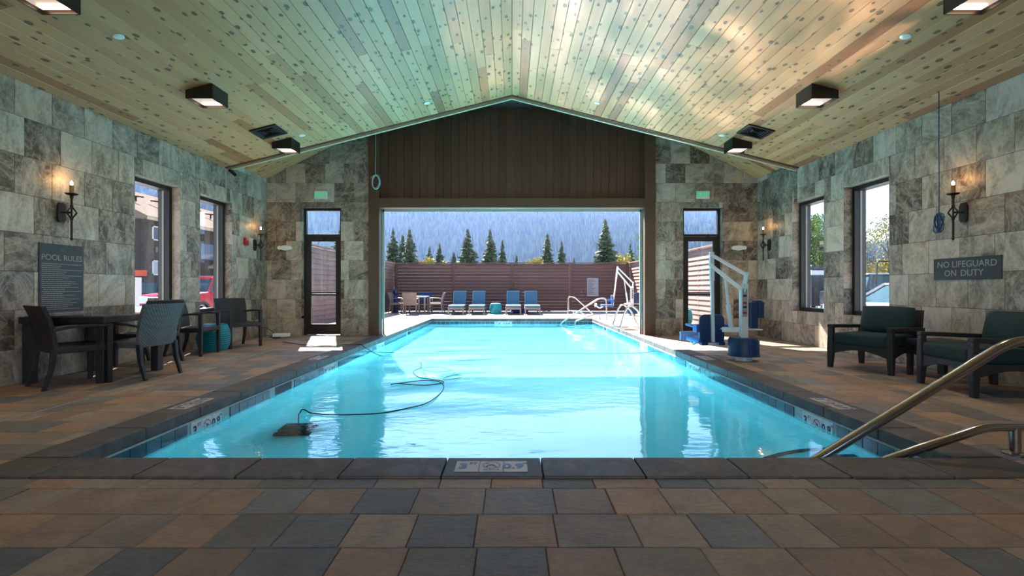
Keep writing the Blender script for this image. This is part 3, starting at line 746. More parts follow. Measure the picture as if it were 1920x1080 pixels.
def club_chair(label, loc, rz, group):
    t = thing('lounge_chair', label, 'chair', loc, rz, group); w = M['weave']
    def arch(a, c, z0, z1): 
        n = 8; return [(a, z0), (a, z1), (c, z1), (c, z0)] + [(c+(a-c)*k/n, z0+(z1-z0)*.55*math.sin(PI*k/n)) for k in range(1, n)]
    MB().prism(arch(-.31, .31, .185, .31), 'y', .325, .365).build('front_apron', w, t)
    for sx in (-1, 1):
        MB().prism(arch(-.31, .31, .185, .31), 'x', sx*.335-.02, sx*.335+.02).build('side_apron', w, t)
        MB().taper([(sx*.345, .35, 0), (sx*.335, .345, .25), (sx*.335, .345, .515)], [(.05, .05), (.075, .065), (.06, .055)]).build('leg', w, t, bevel=.006)
        MB().taper([(sx*.345, -.36, 0), (sx*.335, -.335, .25), (sx*.335, -.345, .50)], [(.05, .05), (.075, .065), (.06, .055)]).build('leg', w, t, bevel=.006)
        MB().prism([(-.36, .49), (.375, .515), (.375, .56), (-.36, .535)], 'x', sx*.335-.036, sx*.335+.036).build('armrest', w, t, bevel=.01)
    MB().prism([(-.32, .20), (-.35, .20), (-.43, .75), (-.395, .75)], 'x', -.335, .335).build('back_panel', w, t, bevel=.01)
    MB().box(-.305, .305, -.30, .375, .30, .455).build('seat_cushion', M['cushion'], t, bevel=.045, seg=3, smooth=True)
    m = MB(Matrix.Translation((0, -.265, .60)) @ Matrix.Rotation(.20, 4, 'X'))
    v = []; f = []; nx_, nz_ = 10, 8
    for sd in (1, -1):
        for i in range(nx_+1):
            for j in range(nz_+1):
                u = -1+2*i/nx_; z = -1+2*j/nz_; d = .10*((1-u**4)*(1-z**4))**.5*(1.0 if sd > 0 else .75) + .012
                v.append((u*.30*(1-.05*z*z), sd*d, z*.195*(1-.06*u*u)))
    K = (nx_+1)*(nz_+1)
    for sd in (0, 1):
        for i in range(nx_):
            for j in range(nz_):
                a = sd*K+i*(nz_+1)+j; f.append((a, a+1, a+nz_+2, a+nz_+1))
    for i in range(nx_):
        for j in (0, nz_): a = i*(nz_+1)+j; f.append((a, a+nz_+1, a+nz_+1+K, a+K))
    for j in range(nz_):
        for i in (0, nx_): a = i*(nz_+1)+j; f.append((a, a+1, a+1+K, a+K))
    m.add(v, f).build('back_cushion', M['cushion'], t, smooth=True)
    return t
G2 = 'lounge chairs with green cushions'
club_chair('dark wicker lounge chair with green cushions under the right windows', (4.60, 6.08, 0), PI/2+.46, G2)
club_chair('dark wicker lounge chair with green cushions behind the steel pool handrail', (4.72, 4.80, 0), PI/2-.12, G2)
t = thing('side_table', 'low dark wicker side table between the two lounge chairs', 'table', (4.93, 5.50, 0), .1)
MB().box(-.23, .23, -.23, .23, .36, .43).build('tabletop', M['weave'], t, bevel=.008)
for sx in (-1, 1):
    for sy in (-1, 1): MB().taper([(sx*.20, sy*.20, 0), (sx*.20, sy*.20, .37)], [(.045, .045), (.055, .055)]).build('leg', M['weave'], t, bevel=.004)

# ------------------------------------------------------------------ pool rails, lifts
def arc(pts, r, n=5):
    """polyline with rounded corners"""
    pts = [Vector(p) for p in pts]; out = [pts[0]]
    for a, b, c in zip(pts, pts[1:], pts[2:]):
        d0 = (a-b); d1 = (c-b); k = min(r, d0.length*.48, d1.length*.48); p0 = b+d0.normalized()*k; p1 = b+d1.normalized()*k
        for i in range(n+1):
            t = i/n; out.append(p0*(1-t)**2 + b*2*t*(1-t) + p1*t*t)
    return out + [pts[-1]]
def pool_rail(label, loc, rz, length, flip=1, r0=.024):
    t = thing('pool_handrail', label, 'handrail', loc, rz, 'polished steel pool handrails'); L = length
    up = [(-L-.02, 0, -.62), (-L, 0, -.13), (0, 0, .70), (.22, 0, .70), (.24, 0, -.0)]
    MB().tube(arc(up, .13), r0, 12).build('upper_bar', M['steel'], t, smooth=True)
    lo = [(-L*.62-.02, 0, -.45), (-L*.62, 0, -.06), (-.16, 0, .17), (.235, 0, .17)]
    MB().tube(arc(lo, .08), r0*.92, 12).build('lower_bar', M['steel'], t, smooth=True)
    MB().tube([(.02, 0, .17), (.02, 0, 0)], r0, 12).build('post', M['steel'], t, smooth=True)
    for x in (.02, .24): MB().lathe([(.0, 0), (.062, 0), (.062, .010), (.04, .018), (r0, .02), (0, .02)], 20, (x, 0, .0)).build('flange', M['steel'], t, smooth=True)
    return t
pool_rail('steel pool handrail nearest the viewer, over the near right corner steps', (3.08, 2.96, 0), 0, 1.36, r0=.030)
pool_rail('steel pool handrail over the steps at the far right corner of the pool', (2.84, 15.6, 0), 0, 1.28)
pool_rail('steel handrail on the terrace behind the far pool edge, rising to the left', (2.36, 18.3, 0), PI, .92)
def ladder(label, y):
    t = thing('ladder_rail', label, 'handrail', (0, y, 0), 0, 'arched ladder rails')
    MB().tube(arc([(3.22, 0, 0), (3.0, 0, .48), (2.78, 0, .64), (2.66, 0, .46), (2.55, 0, .05), (2.70, 0, .045), (3.16, 0, .045)], .16), .022, 10).build('rail', M['steel'], t, smooth=True)
    for x in (3.20,): MB().lathe([(0, 0), (.055, 0), (.055, .012), (.022, .016), (0, .016)], 16, (x, 0, 0)).build('flange', M['steel'], t, smooth=True)
ladder('arched steel ladder rail by the right jamb, the nearer of the two', 11.35); ladder('arched steel ladder rail by the right jamb, the farther of the two', 12.15)
def lift(label, loc, mast_dir, reach, tip_z, seat_dir, hang, group='pool lifts'):
    """mast_dir: plan angle of the arm; seat_dir: plan angle the seat faces"""
    t = thing('pool_lift', label, 'pool lift', loc, 0, group); ca, sa = math.cos(mast_dir), math.sin(mast_dir)
    MB().lathe([(0, 0), (.115, 0), (.115, .07), (.105, .08), (0, .08)], 28).build('foot', M['white_paint'], t, smooth=True)
    dr = MB().lathe([(0, .07), (.215, .07), (.215, .085), (.205, .09), (.205, .29), (.185, .325), (0, .325)], 32).build('base_drum', M['navy'], t, smooth=True)
    MB().box(-.004, .004, -.209, -.2, .09, .30).build('drum_seam', M['blue'], dr)
    mz = 1.09; MB().box(-.05, .05, -.04, .04, .32, mz).build('mast', M['white_paint'], t, bevel=.006)
    d = MB().box(-.035, .035, -.0415, -.04, .62, 1.02).build('warning_decal', M['frost'], t)
    for z, c in ((.80, M['red']), (.66, M['red']), (.74, M['ink']), (.90, M['ink']), (.97, M['ink'])): MB().box(-.025, .025, -.0422, -.0415, z, z+.03).build('decal_mark', c, d)
    ar = Vector((ca*reach, sa*reach, tip_z)); ba = Vector((0, 0, mz+.06)); bb = Vector((0, 0, mz-.08))
    n = Vector((-sa, ca, 0))
    for s in (-1, 1):
        MB().bar(ba+n*.035*s+Vector((-ca*.04,-sa*.04,.06)), ar+n*.035*s, .03, .04).build('upper_arm', M['white_paint'], t, bevel=.004)
        MB().bar(bb+n*.035*s+Vector((ca*.03,sa*.03,.0)), ar+n*.035*s+Vector((0, 0, -.15)), .03, .05).build('lower_arm', M['white_paint'], t, bevel=.004)
        MB().bar(Vector((0, 0, mz-.12))+n*.045*s, Vector((-ca*.04, -sa*.04, mz+.16))+n*.045*s, .012, .09).build('hinge_plate', M['white_paint'], t)
    MB().bar(ba+Vector((-ca*.05, -sa*.05, .09)), ar+Vector((0, 0, .025)), .05, .012).build('arm_cap', plain('tan_pad', (.42,.27,.13), .6), t)
    ep = Vector((hang[0], hang[1], hang[2])); tp = ar+Vector((-ca*.02, -sa*.02, .03))
    MB().bar(tp, tp+(ep-tp)*.32, .06, .05).bar(tp+(ep-tp)*.30, ep, .045, .045).build('hanger', M['white_paint'], t, bevel=.005)
    a1 = ba*.45+ar*.55+Vector((0, 0, -.12)); a0 = Vector((ca*.16, sa*.16, .42)); mid = a0+(a1-a0)*.45
    MB().tube([a0, mid], .032, 12).tube([mid, a1], .018, 12).build('actuator', M['white_paint'], t, smooth=True)
    MB().bar(Vector((ca*.05, sa*.05, .43)), Vector((ca*.28, sa*.28, .43)), .06, .07).build('actuator_bracket', M['white_paint'], t, bevel=.008)
    MB().tube([(-ca*.24, -sa*.24, .44), (ca*.30, sa*.30, .44)], .011, 8).build('turn_handle', M['white_paint'], t, smooth=True)
    b = MB().box(.065, .18, -.06, .05, .46, .82).build('control_box', M['navy'], t, bevel=.015); MB().box(.19, .27, -.05, .06, .60, .83).box(.10, .24, -.05, .05, .825, .85).build('box_cover', M['navy'], b, bevel=.01)
    # seat
    m = Matrix.Translation((ep.x, ep.y, 0)) @ Matrix.Rotation(seat_dir-PI/2, 4, 'Z')   # local +y = facing
    z0 = ep.z
    MB(m).prism([(sx*(.19-.08*(1-math.cos(a))), z0+(.40-.08*(1-math.sin(a))) if up else z0+.04*(1-math.sin(a))) for sx, up, aa in ((1, 1, (0, .5, 1, 1.57)), (-1, 1, (1.57, 1, .5, 0)), (-1, 0, (0, .5, 1, 1.57)), (1, 0, (1.57, 1, .5, 0))) for a in aa], 'y', .02, .06).build('seat_back', M['navy'], t, bevel=.012, smooth=True)
    st = MB(m).box(-.20, .20, .04, .44, z0-.02, z0+.05).build('seat_pan', M['blue'], t, bevel=.02, smooth=True)
    for s in (-1, 1):
        MB(m).box(s*.225-.025, s*.225+.025, .0, .12, z0+.14, z0+.25).bar((s*.225, .05, z0+.21), (s*.225, .38, z0+.23), .035, .03).build('armrest', M['blue'], t, bevel=.008)
        MB(m).box(s*.13-.05, s*.13+.05, -.02, .06, z0-.05, z0+.0).build('seat_foot', M['navy'], t, bevel=.01)
    MB(m).tube(arc([(-.05, .36, z0-.0), (-.05, .50, z0-.10), (-.05, .62, z0+.0), (-.05, .70, z0+.03)], .08), .024, 10).build('footrest_tube', M['white_paint'], t, smooth=True)
    MB(m).box(-.20, .16, .62, .66, z0-.04, z0+.10).build('footrest', M['pale_blue'], t, bevel=.01)
    return t
lift('white pool lift with navy seat and drum on the right side of the hall', (3.28, 6.80, 0), PI-.35, .44, 1.515, PI/2+.10, (-.35, .20, .24))
lift('white pool lift with blue seat out on the terrace by the louvred fence', (4.47, 17.85, 0), PI-.1, .55, 1.80, PI, (-.70, .08, .36))

# ------------------------------------------------------------------ fixtures on walls and ceiling
def sconce(label, loc, rz):
    t = thing('wall_sconce', label, 'wall lamp', loc, rz, 'candle sconces on the side walls'); o = .135
    pl = [(-.05, -.075), (-.03, -.115), (.03, -.115), (.05, -.075), (.05, .075), (.03, .115), (-.03, .115), (-.05, .075)]
    MB().prism(pl, 'y', 0, .025).build('back_plate', M['iron'], t, bevel=.004)
    MB().bar((0, .02, 0), (0, o, 0), .022).build('bracket', M['iron'], t)
    MB().lathe([(.0, -.30), (.011, -.295), (.011, -.09), (.018, -.085), (.018, -.075), (.010, -.07), (.010, .07), (.018, .075), (.018, .09), (.011, .095), (.011, .16), (.017, .17), (.017, .195), (.024, .20), (.0, .205)], 10, (0, o, 0)).build('stem', M['iron'], t, smooth=True)
    MB().add([(0,o,-.335),(.024,o,-.305),(0,o+.018,-.305),(-.024,o,-.305),(0,o-.018,-.305),(0,o,-.285)], [(0,2,1),(0,3,2),(0,4,3),(0,1,4),(5,1,2),(5,2,3),(5,3,4),(5,4,1)]).build('spear_tip', M['iron'], t)
    m = MB()
    for s in (-1, 1):
        m.tube([(0, o, .09), (s*.022, o, .05), (s*.07, o, 0), (s*.022, o, -.05), (0, o, -.09)], .007, 6)
        m.tube([(0, o, .09), (0, o+s*.022, .05), (0, o+s*.06, 0), (0, o+s*.022, -.05), (0, o, -.09)], .007, 6)
    m.build('scrollwork', M['iron'], t)
    MB().lathe([(0, .200), (.05, .208), (.066, .222), (.062, .224), (.046, .214), (0, .210)], 20, (0, o, 0)).build('drip_pan', M['iron'], t, smooth=True)
    MB().lathe([(0, .21), (.022, .21), (.022, .318), (0, .318)], 14, (0, o, 0)).build('candle_sleeve', M['wax'], t, smooth=True)
    MB().lathe([(0, .316), (.010, .320), (.015, .338), (.012, .356), (0, .376)], 12, (0, o, 0)).build('bulb', M['flame'], t, smooth=True)
    l = bpy.data.lights.new('bulb_light', 'POINT'); l.energy = .55; l.color = (1, .50, .16); l.shadow_soft_size = .015
    lo = bpy.data.objects.new('bulb_light', l); COL.objects.link(lo); lo.parent = t; lo.location = (0, o-.02, .40)
sconce('candle sconce on the left wall above the pool rules sign', (-W, 5.63, 1.91), -PI/2)
sconce('candle sconce on the left wall between the red alarm and the far corner', (-W, 9.87, 1.91), -PI/2)
sconce('candle sconce on the right wall above the lifeguard sign', (W, 5.62, 1.91), PI/2)
sconce('candle sconce on the right wall near the far corner', (W, 9.87, 1.91), PI/2)
def put_text(s, size, mtx, mat, parent, bold=0, space=1.0, align='CENTER', name='lettering'):
    me = text_mesh(s, size, .0008, bold, align, space); me.transform(mtx); return link(name, me, mat, parent)
# pool rules board, reading direction +y on the left wall
t = tag(MB().box(-W, -W+.012, 5.37, 5.925, .745, 1.535).build('pool_rules_sign', M['sign'], bevel=.002), 'tall charcoal pool rules board on the left wall above the table', 'sign')
put_text('POOL RULES', .094, frame_m((-W+.013, 5.6475, 1.375), (0,1,0), (0,0,1)), M['sign_ink'], t, .0, .96)
b = MB(); yy = 1.305
for k, ln in enumerate((.50, .24, .22, .50, .30, .28, .50, .33, .25, .42, .45, .36, .46, .26, .49, .23, .41, .28, .48, .35, .44, .38, .32, .47)):
    y = 5.395 + (.0 if k not in (13, 15) else .02); e = y+ln
    while y < e:
        w = R.uniform(.012, .04); b.box(-W+.012, -W+.0128, y, min(y+w, e), yy-.0035, yy+.0035); y += w+.007
    yy -= .0228
tag(b.build('small_print', M['sign_ink'], t), kind='stuff')
MB().box(-W+.012, -W+.0125, 5.63, 5.665, 1.46, 1.475).box(-W+.012, -W+.0125, 5.625, 5.67, 1.449, 1.454).build('emblem', plain('faint_emblem', (.07,.075,.10), .5), t)
t = tag(MB().box(W-.012, W, 5.185, 6.02, 1.125, 1.385).build('lifeguard_sign', M['sign'], bevel=.002), 'wide charcoal sign reading no lifeguard on duty on the right wall', 'sign')
put_text('NO', .105, frame_m((W-.013, 5.885, 1.305), (0,-1,0), (0,0,1)), M['sign_ink'], t, .001, 1.0); put_text('LIFEGUARD', .105, frame_m((W-.013, 5.50, 1.305), (0,-1,0), (0,0,1)), M['sign_ink'], t, .001, 1.0)
put_text('ON', .105, frame_m((W-.013, 5.790, 1.20), (0,-1,0), (0,0,1)), M['sign_ink'], t, .001, 1.0); put_text('DUTY', .105, frame_m((W-.013, 5.520, 1.20), (0,-1,0), (0,0,1)), M['sign_ink'], t, .001, 1.0)
for sgn, w in ((-1, 'left'), (1, 'right')):
    x = sgn*4.12
    t = tag(MB().box(x-.14, x+.14, YF-.035, YF, 2.95, 3.12).build('exit_sign', M['white'], bevel=.01), 'white exit sign with green letters above the %s door' % w, 'sign', 'exit signs over the doors')
    put_text('EXIT', .14, frame_m((x, YF-.0365, 3.035), (1,0,0), (0,0,1)), M['exit'], t, .003, .95)
    x = sgn*4.88
    t = thing('emergency_light', 'white twin-headed emergency light beside the %s door' % w, 'lamp', (x, YF, 1.89), 0, 'emergency lights on the far wall')
    pts = [(.11*math.cos(a*PI/12), .055*math.sin(a*PI/12)) for a in range(24)]
    MB().prism(pts, 'y', -.06, 0).build('body', M['white'], t, bevel=.008, smooth=True)
    for s in (-1, 1):
        MB(Matrix.Translation((s*.115, -.055, 0)) @ Matrix.Rotation(PI/2, 4, 'X')).lathe([(0, -.04), (.036, -.04), (.045, 0), (.04, .02), (0, .02)], 18).build('lamp_head', M['white'], t, smooth=True)
t = tag(MB().box(-W, -W+.05, 9.47, 9.58, 1.87, 2.02).build('fire_alarm', M['red'], bevel=.012), 'small red fire alarm on the left wall by the far sconce', 'alarm')
MB().box(-W+.05, -W+.056, 9.495, 9.555, 1.90, 1.96).build('sounder', M['red'], t, bevel=.003); MB().box(-W+.05, -W+.054, 9.51, 9.54, 1.975, 1.995).build('strobe', M['lens'], t)
def ceil_frame(x, y, drop=0.0):
    s = 1 if x > 0 else -1; return Matrix.Translation((x, y, zmain(x)-drop)) @ Matrix.Rotation(s*ang, 4, 'Y')
pos_words = {0: 'nearest the viewer', 1: 'midway along', 2: 'nearest the far wall'}
for sgn in (-1, 1):
    for k, y in enumerate((4.07, 6.27, 8.46)):
        x = sgn*3.98; zc = zmain(x); sd = 'left' if sgn < 0 else 'right'
        t = thing('ceiling_light', 'bronze square ceiling light on the %s slope, %s' % (sd, pos_words[k]), 'lamp', (x, y, zc), 0, 'square ceiling lights'); h = .165; zb = -.15
        m = MB()
        for a in (-1, 1):
            m.prism([(-.17, zb), (.17, zb), (.17, -.002+SL*.17*-sgn), (-.17, -.002-SL*.17*-sgn)], 'y', a*h-.006, a*h+.006)
            X = a*.164; m.box(X-.006, X+.006, -h, h, zb, -SL*X*sgn-.002)
        m.build('housing', M['dark_metal'], t)
        MB().box(-.155, .155, -.155, .155, zb+.035, zb+.041).build('diffuser', M['lamp'], t); MB().box(-.12, .12, .07, .13, zb+.022, zb+.034).build('lamp_tube', M['tube'], t, bevel=.004)
        l = bpy.data.lights.new('lamp_light', 'SPOT'); l.energy = 22; l.color = (1, .86, .70); l.spot_size = 2.4; l.spot_blend = .7; l.shadow_soft_size = .02
        lo = bpy.data.objects.new('lamp_light', l); COL.objects.link(lo); lo.parent = t; lo.location = (0, .10, zb+.012)
    x = sgn*3.98; y = 7.85; sd = 'left' if sgn < 0 else 'right'
    t = thing('ceiling_vent', 'black square air vent in the %s ceiling slope' % sd, 'vent', (0, 0, 0), 0, 'air vents in the ceiling'); t.matrix_world = ceil_frame(x, y)
    m = MB(); q = .215
    for a in (-1, 1): m.box(-q, q, a*(q-.02)-.02, a*(q-.02)+.02, -.022, .0).box(a*(q-.02)-.02, a*(q-.02)+.02, -q+.04, q-.04, -.022, 0)
    m.build('frame', M['black'], t); MB().box(-q+.03, q-.03, -q+.03, q-.03, -.004, -.001).build('duct', M['black'], t)
    for k in range(4):
        r = .165-k*.04; m = MB()
        for a in (-1, 1): m.bar((-r, a*r, -.012), (r, a*r, -.012), .004, .022).bar((a*r, -r, -.012), (a*r, r, -.012), .004, .022)
        m.build('louvre', plain('grey_louvre', (.05,.055,.07), .4) if k == 0 and sgn < 0 else M['black'], t)
    for n_, (x, y) in enumerate(((4.0, 4.88), (3.64, 8.33), (1.47, 8.3))):
        m = MB(ceil_frame(sgn*x, y)).lathe([(0, -.012), (.035, -.012), (.05, -.004), (.05, 0), (0, 0)], 20)
        tag(m.build('sprinkler_cover', M['white'], smooth=True), 'white round sprinkler cover on the %s slope, %s' % (sd, ('nearest the viewer', 'by the far square light', 'close to the ridge')[n_]), 'sprinkler', 'round sprinkler covers')
t = thing('security_camera', 'small black camera under the left eave near the far corner', 'camera', (-W+.02, 8.97, zmain(W)-.03))
MB().box(0, .06, -.05, .05, -.03, .02).build('bracket', M['black'], t, bevel=.006); MB(Matrix.Translation((.07, 0, -.05)) @ Euler((.9, 0, -.6)).to_matrix().to_4x4()).lathe([(0, -.06), (.03, -.06), (.032, .05), (.026, .06), (0, .06)], 14).build('body', M['black'], t, smooth=True)
def coil(label, top, z_coil, r, rz, loops, mat, name='cable_coil'):
    t = thing(name, label, 'cable', (top[0], top[1], z_coil)); q = Matrix.Rotation(rz, 4, 'Z')
    drop = top[2]-z_coil
    MB(q).tube([(.03, 0, drop-.005), (0, 0, drop-.02), (.004, 0, drop*.6), (-.004, 0, drop*.3), (.0, 0, r*1.3)], .0055, 6).build('drop_cord', mat, t, smooth=True)
    m = MB(q); rr = random.Random(loops)
    for k in range(loops):
        a = rr.uniform(.82, 1.08); b = rr.uniform(.92, 1.1); dx, dz = rr.uniform(-.012, .012), rr.uniform(-.015, .01); ph = rr.uniform(0, 6)
        m.tube([(dx+.72*r*a*math.cos(w*PI/14), .012*math.sin(w*PI/7+ph)+.004*k-.01, dz+1.25*r*b*math.sin(w*PI/14)) for w in range(29)], .0055, 6, False)
    m.build('loops', mat, t, smooth=True); m = MB(q)
    for a, b in ((.9, .3), (.8, -.1), (-.9, .2)): m.tube([(.5*r*a, -.02, 1.0*r), (1.0*r*a, -.025, b*r*3.2)], .004, 5)
    m.build('cord_end', mat, t); return t
coil('dark blue cable coil hanging by the right sconce', (4.99, 5.61, zmain(4.99)), 1.79, .085, PI/2-.3, 9, M['blue_cable'])
coil('pale cable coil hanging on the left post of the great opening', (-2.92, YF-.09, 4.35), 3.30, .12, 0, 7, M['pale_cable'])
# loose cable from wall to device, on to the pool, and the cleaner
dx, dy = on(528, 634)
t = thing('power_unit', 'small white power unit on the deck left of the left door', 'device', (dx, dy, 0), .3)
MB().box(-.16, .16, -.07, .07, .03, .10).build('casing', M['white'], t, bevel=.015); MB().box(-.15, -.02, -.10, .04, 0, .035).build('stand', M['black'], t, bevel=.006)
def floorline(pts, z, r=.006): return [(*on(px, py, z), z+r) for px, py in pts]
def smooth_pts(p, n=6):
    p = [Vector(q) for q in p]; out = []
    for i in range(len(p)-1):
        a, b, c, d = p[max(i-1, 0)], p[i], p[i+1], p[min(i+2, len(p)-1)]
        for k in range(n):
            t_ = k/n; out.append(.5*((2*b)+(c-a)*t_+(2*a-5*b+4*c-d)*t_**2+(3*b-a-3*c+d)*t_**3))
    return out + [p[-1]]
pts = [(-W+.06, 9.70, .42), (-W+.06, 9.9, .22), (-5.15, 10.1, .18), (-5.0, 10.15, .03), (-5.0, 9.9, .008), (dx-.05, dy+.03, .02)]
tag(MB().tube(smooth_pts(pts), .006, 6).build('cable', M['cable'], smooth=True), 'black power cord from the left wall corner to the white unit', 'cable')
pts = floorline([(530, 641), (560, 646), (610, 649), (655, 646.5)], .0) + [(*on(675, 646.5, .012), .018), (-PX-.04, 8.62, .018), (-PX+.05, 8.50, -.02), (*on(712, 667, ZW), ZW+.004), (*on(745, 670, ZW), ZW-.012)] 
tag(MB().tube(smooth_pts(pts), .006, 6).build('cleaner_cord', M['cable'], smooth=True), 'black cord running from the white unit over the coping into the water', 'cable')
loop = [(783,672), (789,680), (789,690), (778,695), (775,700), (785,708), (808,712), (828,715), (830,719), (800,723), (770,722), (745,720), (733,722), (750,719), (800,714), (826,718), (832,728), (822,742), (800,757), (770,765), (720,775), (680,778), (620,779), (585,776), (563,774)]
pts = [(*on(px, py, ZW), ZW+.006) for px, py in loop] + [(-2.14, 4.80, -.60), (-2.12, 4.74, -.76)]
tag(MB().tube(smooth_pts(pts, 8), .006, 6).build('floating_hose', M['cable'], smooth=True), 'black looping cleaner hose floating on the pool', 'hose')
pts = [(*on(px, py, ZW), ZW+.004) for px, py in [(789,691), (815,688.5), (840,692), (845,695), (820,698), (795,694), (789,688)]]
pts2 = [(*on(px, py, ZW), ZW+.004) for px, py in [(830,716), (833,709), (850,704), (864,704), (865,708), (850,711), (832,713)]]
for q, lb in ((pts, 'thin loose loop of hose floating in the sunlit patch'), (pts2, 'small loop of hose floating at the edge of the sunlit patch')): tag(MB().tube(smooth_pts(q, 8), .0035, 5).build('hose_loop', M['cable'], smooth=True), lb, 'hose')
pts = [(-PX+.01, 8.95, ZW+.03), (-PX+.12, 8.9, ZW+.004), (-1.2, 8.78, ZW+.005), (.6, 8.72, ZW+.004), (2.2, 8.75, ZW+.005), (PX-.01, 8.95, ZW+.02)]
tag(MB().tube(smooth_pts(pts), .007, 5).build('cross_cord', M['blue_cable'], smooth=True), 'thin cord lying straight across the pool', 'cable')
t = thing('pool_cleaner', 'dark robotic pool cleaner on the pool floor at the left', 'pool cleaner', (-2.12, 4.72, ZB), .1); t.scale = (.78, .78, .72)
MB().box(-.19, .19, -.16, .16, .05, .22).build('body', plain('cleaner_shell', (.035,.055,.065), .5), t, bevel=.04, seg=3, smooth=True)  # grey-teal shell: light scattered by the water put into its colour
for s in (-1, 1):
    MB(Matrix.Translation((0, s*.17, .055)) @ Matrix.Rotation(PI/2, 4, 'Y')).lathe([(0, -.21), (.052, -.21), (.052, .21), (0, .21)], 14).build('brush_roller', M['rubber'], t, smooth=True)
MB().bar((-.13, 0, .25), (.13, 0, .25), .03, .025).box(-.14, -.11, -.02, .02, .2, .26).box(.11, .14, -.02, .02, .2, .26).build('handle', M['taupe'], t)

# ------------------------------------------------------------------ terrace
def fence_run(label, p0, p1, nbay, inward, mat):
    """slatted fence from p0 to p1; inward: unit vector towards the pool"""
    p0 = Vector(p0); p1 = Vector(p1); d = (p1-p0); L = d.length; d.normalize(); iv = Vector(inward)
    t = thing('timber_fence', label, 'fence', (p0.x, p0.y, 0), 0)
    bl = L/nbay; me = None; al = abs(d.x) > .5
    m = MB(); hl = bl/2-(.055 if al else .003); po = Vector((0, 0)) if al else -iv*.062
    if al: m.add([(-hl, 0, -.07), (hl, 0, -.07), (hl, -.03*inward[1], -.07), (-hl, -.03*inward[1], -.07), (-hl, .026*inward[1]*-1, .064), (hl, .026*inward[1]*-1, .064), (hl, -.03*inward[1], .066), (-hl, -.03*inward[1], .066)], [(3,2,1,0),(4,5,6,7),(0,1,5,4),(1,2,6,5),(2,3,7,6),(3,0,4,7)])
    else: m.add([(0, -hl, -.07), (0, hl, -.07), (-.03*inward[0], hl, -.07), (-.03*inward[0], -hl, -.07), (-.028*inward[0], -hl, .060), (-.028*inward[0], hl, .060), (-.03*inward[0], hl, .066), (-.03*inward[0], -hl, .066)], [(3,2,1,0),(4,5,6,7),(0,1,5,4),(1,2,6,5),(2,3,7,6),(3,0,4,7)])
    me = m.mesh('slat'); me.materials.append(mat)
    for k in range(nbay):
        c = d*(bl*(k+.5))
        for r in range(15):
            o = bpy.data.objects.new('slat', me); COL.objects.link(o); o.parent = t; o.location = (c.x+iv.x*.0, c.y+iv.y*.0, .09+.1375*r+.0)
    for k in range(nbay+1):
        c = d*min(max(bl*k, .05), L-.05); c = c + po; MB().box(c.x-.05, c.x+.05, c.y-.05, c.y+.05, -.1, 2.10).build('post', mat, t, bevel=.005)
    a = Vector((0,0,2.12)); e = Vector((d.x*L, d.y*L, 2.12)); MB().bar(a, e, .13, .035).build('cap_rail', mat, t)
    return t
fence_run('red brown slatted fence across the back of the terrace', (-FX, FY+.03), (FX, FY+.03), 4, (0, -1), M['fence'])
fence_run('red brown slatted fence along the left side of the terrace, in shade', (-FX-.03, YF+.35), (-FX-.03, FY), 4, (1, 0), M['fence_y'])
fence_run('red brown louvred fence along the right side of the terrace, sunlit', (FX+.03, YF+.35), (FX+.03, FY), 4, (-1, 0), M['fence_y'])
t = thing('notice_board', 'pale grey notice board on the back fence behind the terrace pool lift', 'notice', (3.53, FY-.005, 1.05))
MB().box(-.25, .25, -.012, .0, -.39, .41).build('panel', M['frost'], t, bevel=.004); m = MB()
for k in range(20): m.box(-.21, -.21+R.uniform(.2, .40), -.0135, -.012, .34-.034*k, .352-.034*k)
tag(m.build('small_print', M['sign'], t), kind='stuff')
def lounger(label, x, y):
    t = thing('sun_lounger', label, 'sun lounger', (x, y, 0), 0, 'blue sun loungers on the terrace')
    m = MB().box(-.30, -.26, 0, 1.75, .20, .27).box(.26, .30, 0, 1.75, .20, .27).box(-.26, .26, 0, .04, .20, .27).box(-.26, .26, 1.71, 1.75, .20, .27).build('frame', M['taupe'], t, bevel=.004)
    for sx in (-1, 1):
        for yy in (.03, 1.55): MB().box(sx*.275-.028, sx*.275+.028, yy-.03, yy+.03, 0, .21).build('leg', M['taupe'], t)
    s = MB().box(-.295, .295, -.02, 1.32, .275, .355).build('seat_cushion', M['lounge'], t, bevel=.02, smooth=True)
    MB().box(-.285, .285, -.024, 1.30, .350, .360).build('seat_top', M['lounge_edge'], s, bevel=.004)
    q = Matrix.Translation((0, 1.30, .35)) @ Matrix.Rotation(-.42, 4, 'X')
    b = MB(q).box(-.255, .255, -.0, .075, -.02, .60).build('back_cushion', M['lounge'], t, bevel=.02, smooth=True)
    MB(q).box(-.262, .262, .01, .07, .598, .612).box(-.266, -.255, .01, .07, 0, .60).build('piping', M['lounge_edge'], b)
    MB(q).bar((-.2, .09, .0), (-.2, .09, .56), .03).bar((.2, .09, .0), (.2, .09, .56), .03).build('back_frame', M['taupe'], t)
    MB().bar((-.2, 1.56, .27), (-.2, 1.50, .55), .02).bar((.2, 1.56, .27), (.2, 1.50, .55), .02).build('prop', M['taupe'], t)
for x, lb in ((-2.15, 'blue sun lounger at the left end of the row, beside the outdoor dining set'), (-1.36, 'blue sun lounger just left of the teal stool'), (.05, 'blue sun lounger just right of the teal stool, blue bag beneath'), (.79, 'blue sun lounger at the right end of the row')): lounger(lb, x, 18.35)
stool('teal barrel stool between the blue sun loungers on the terrace', (-.64, 18.95, 0), .98)
stool('teal barrel stool seen through the right door, by the louvred fence', (4.80, 13.45, 0), 1.0)
t = tag(MB().box(-.26, .36, -.13, .13, 0, .16).build('pool_bag', plain('royal_blue', (.01,.04,.40), .6), bevel=.05, smooth=True, seg=3, loc=(.30, 19.75, 0)), 'royal blue bag lying under the right pair of loungers', 'bag')
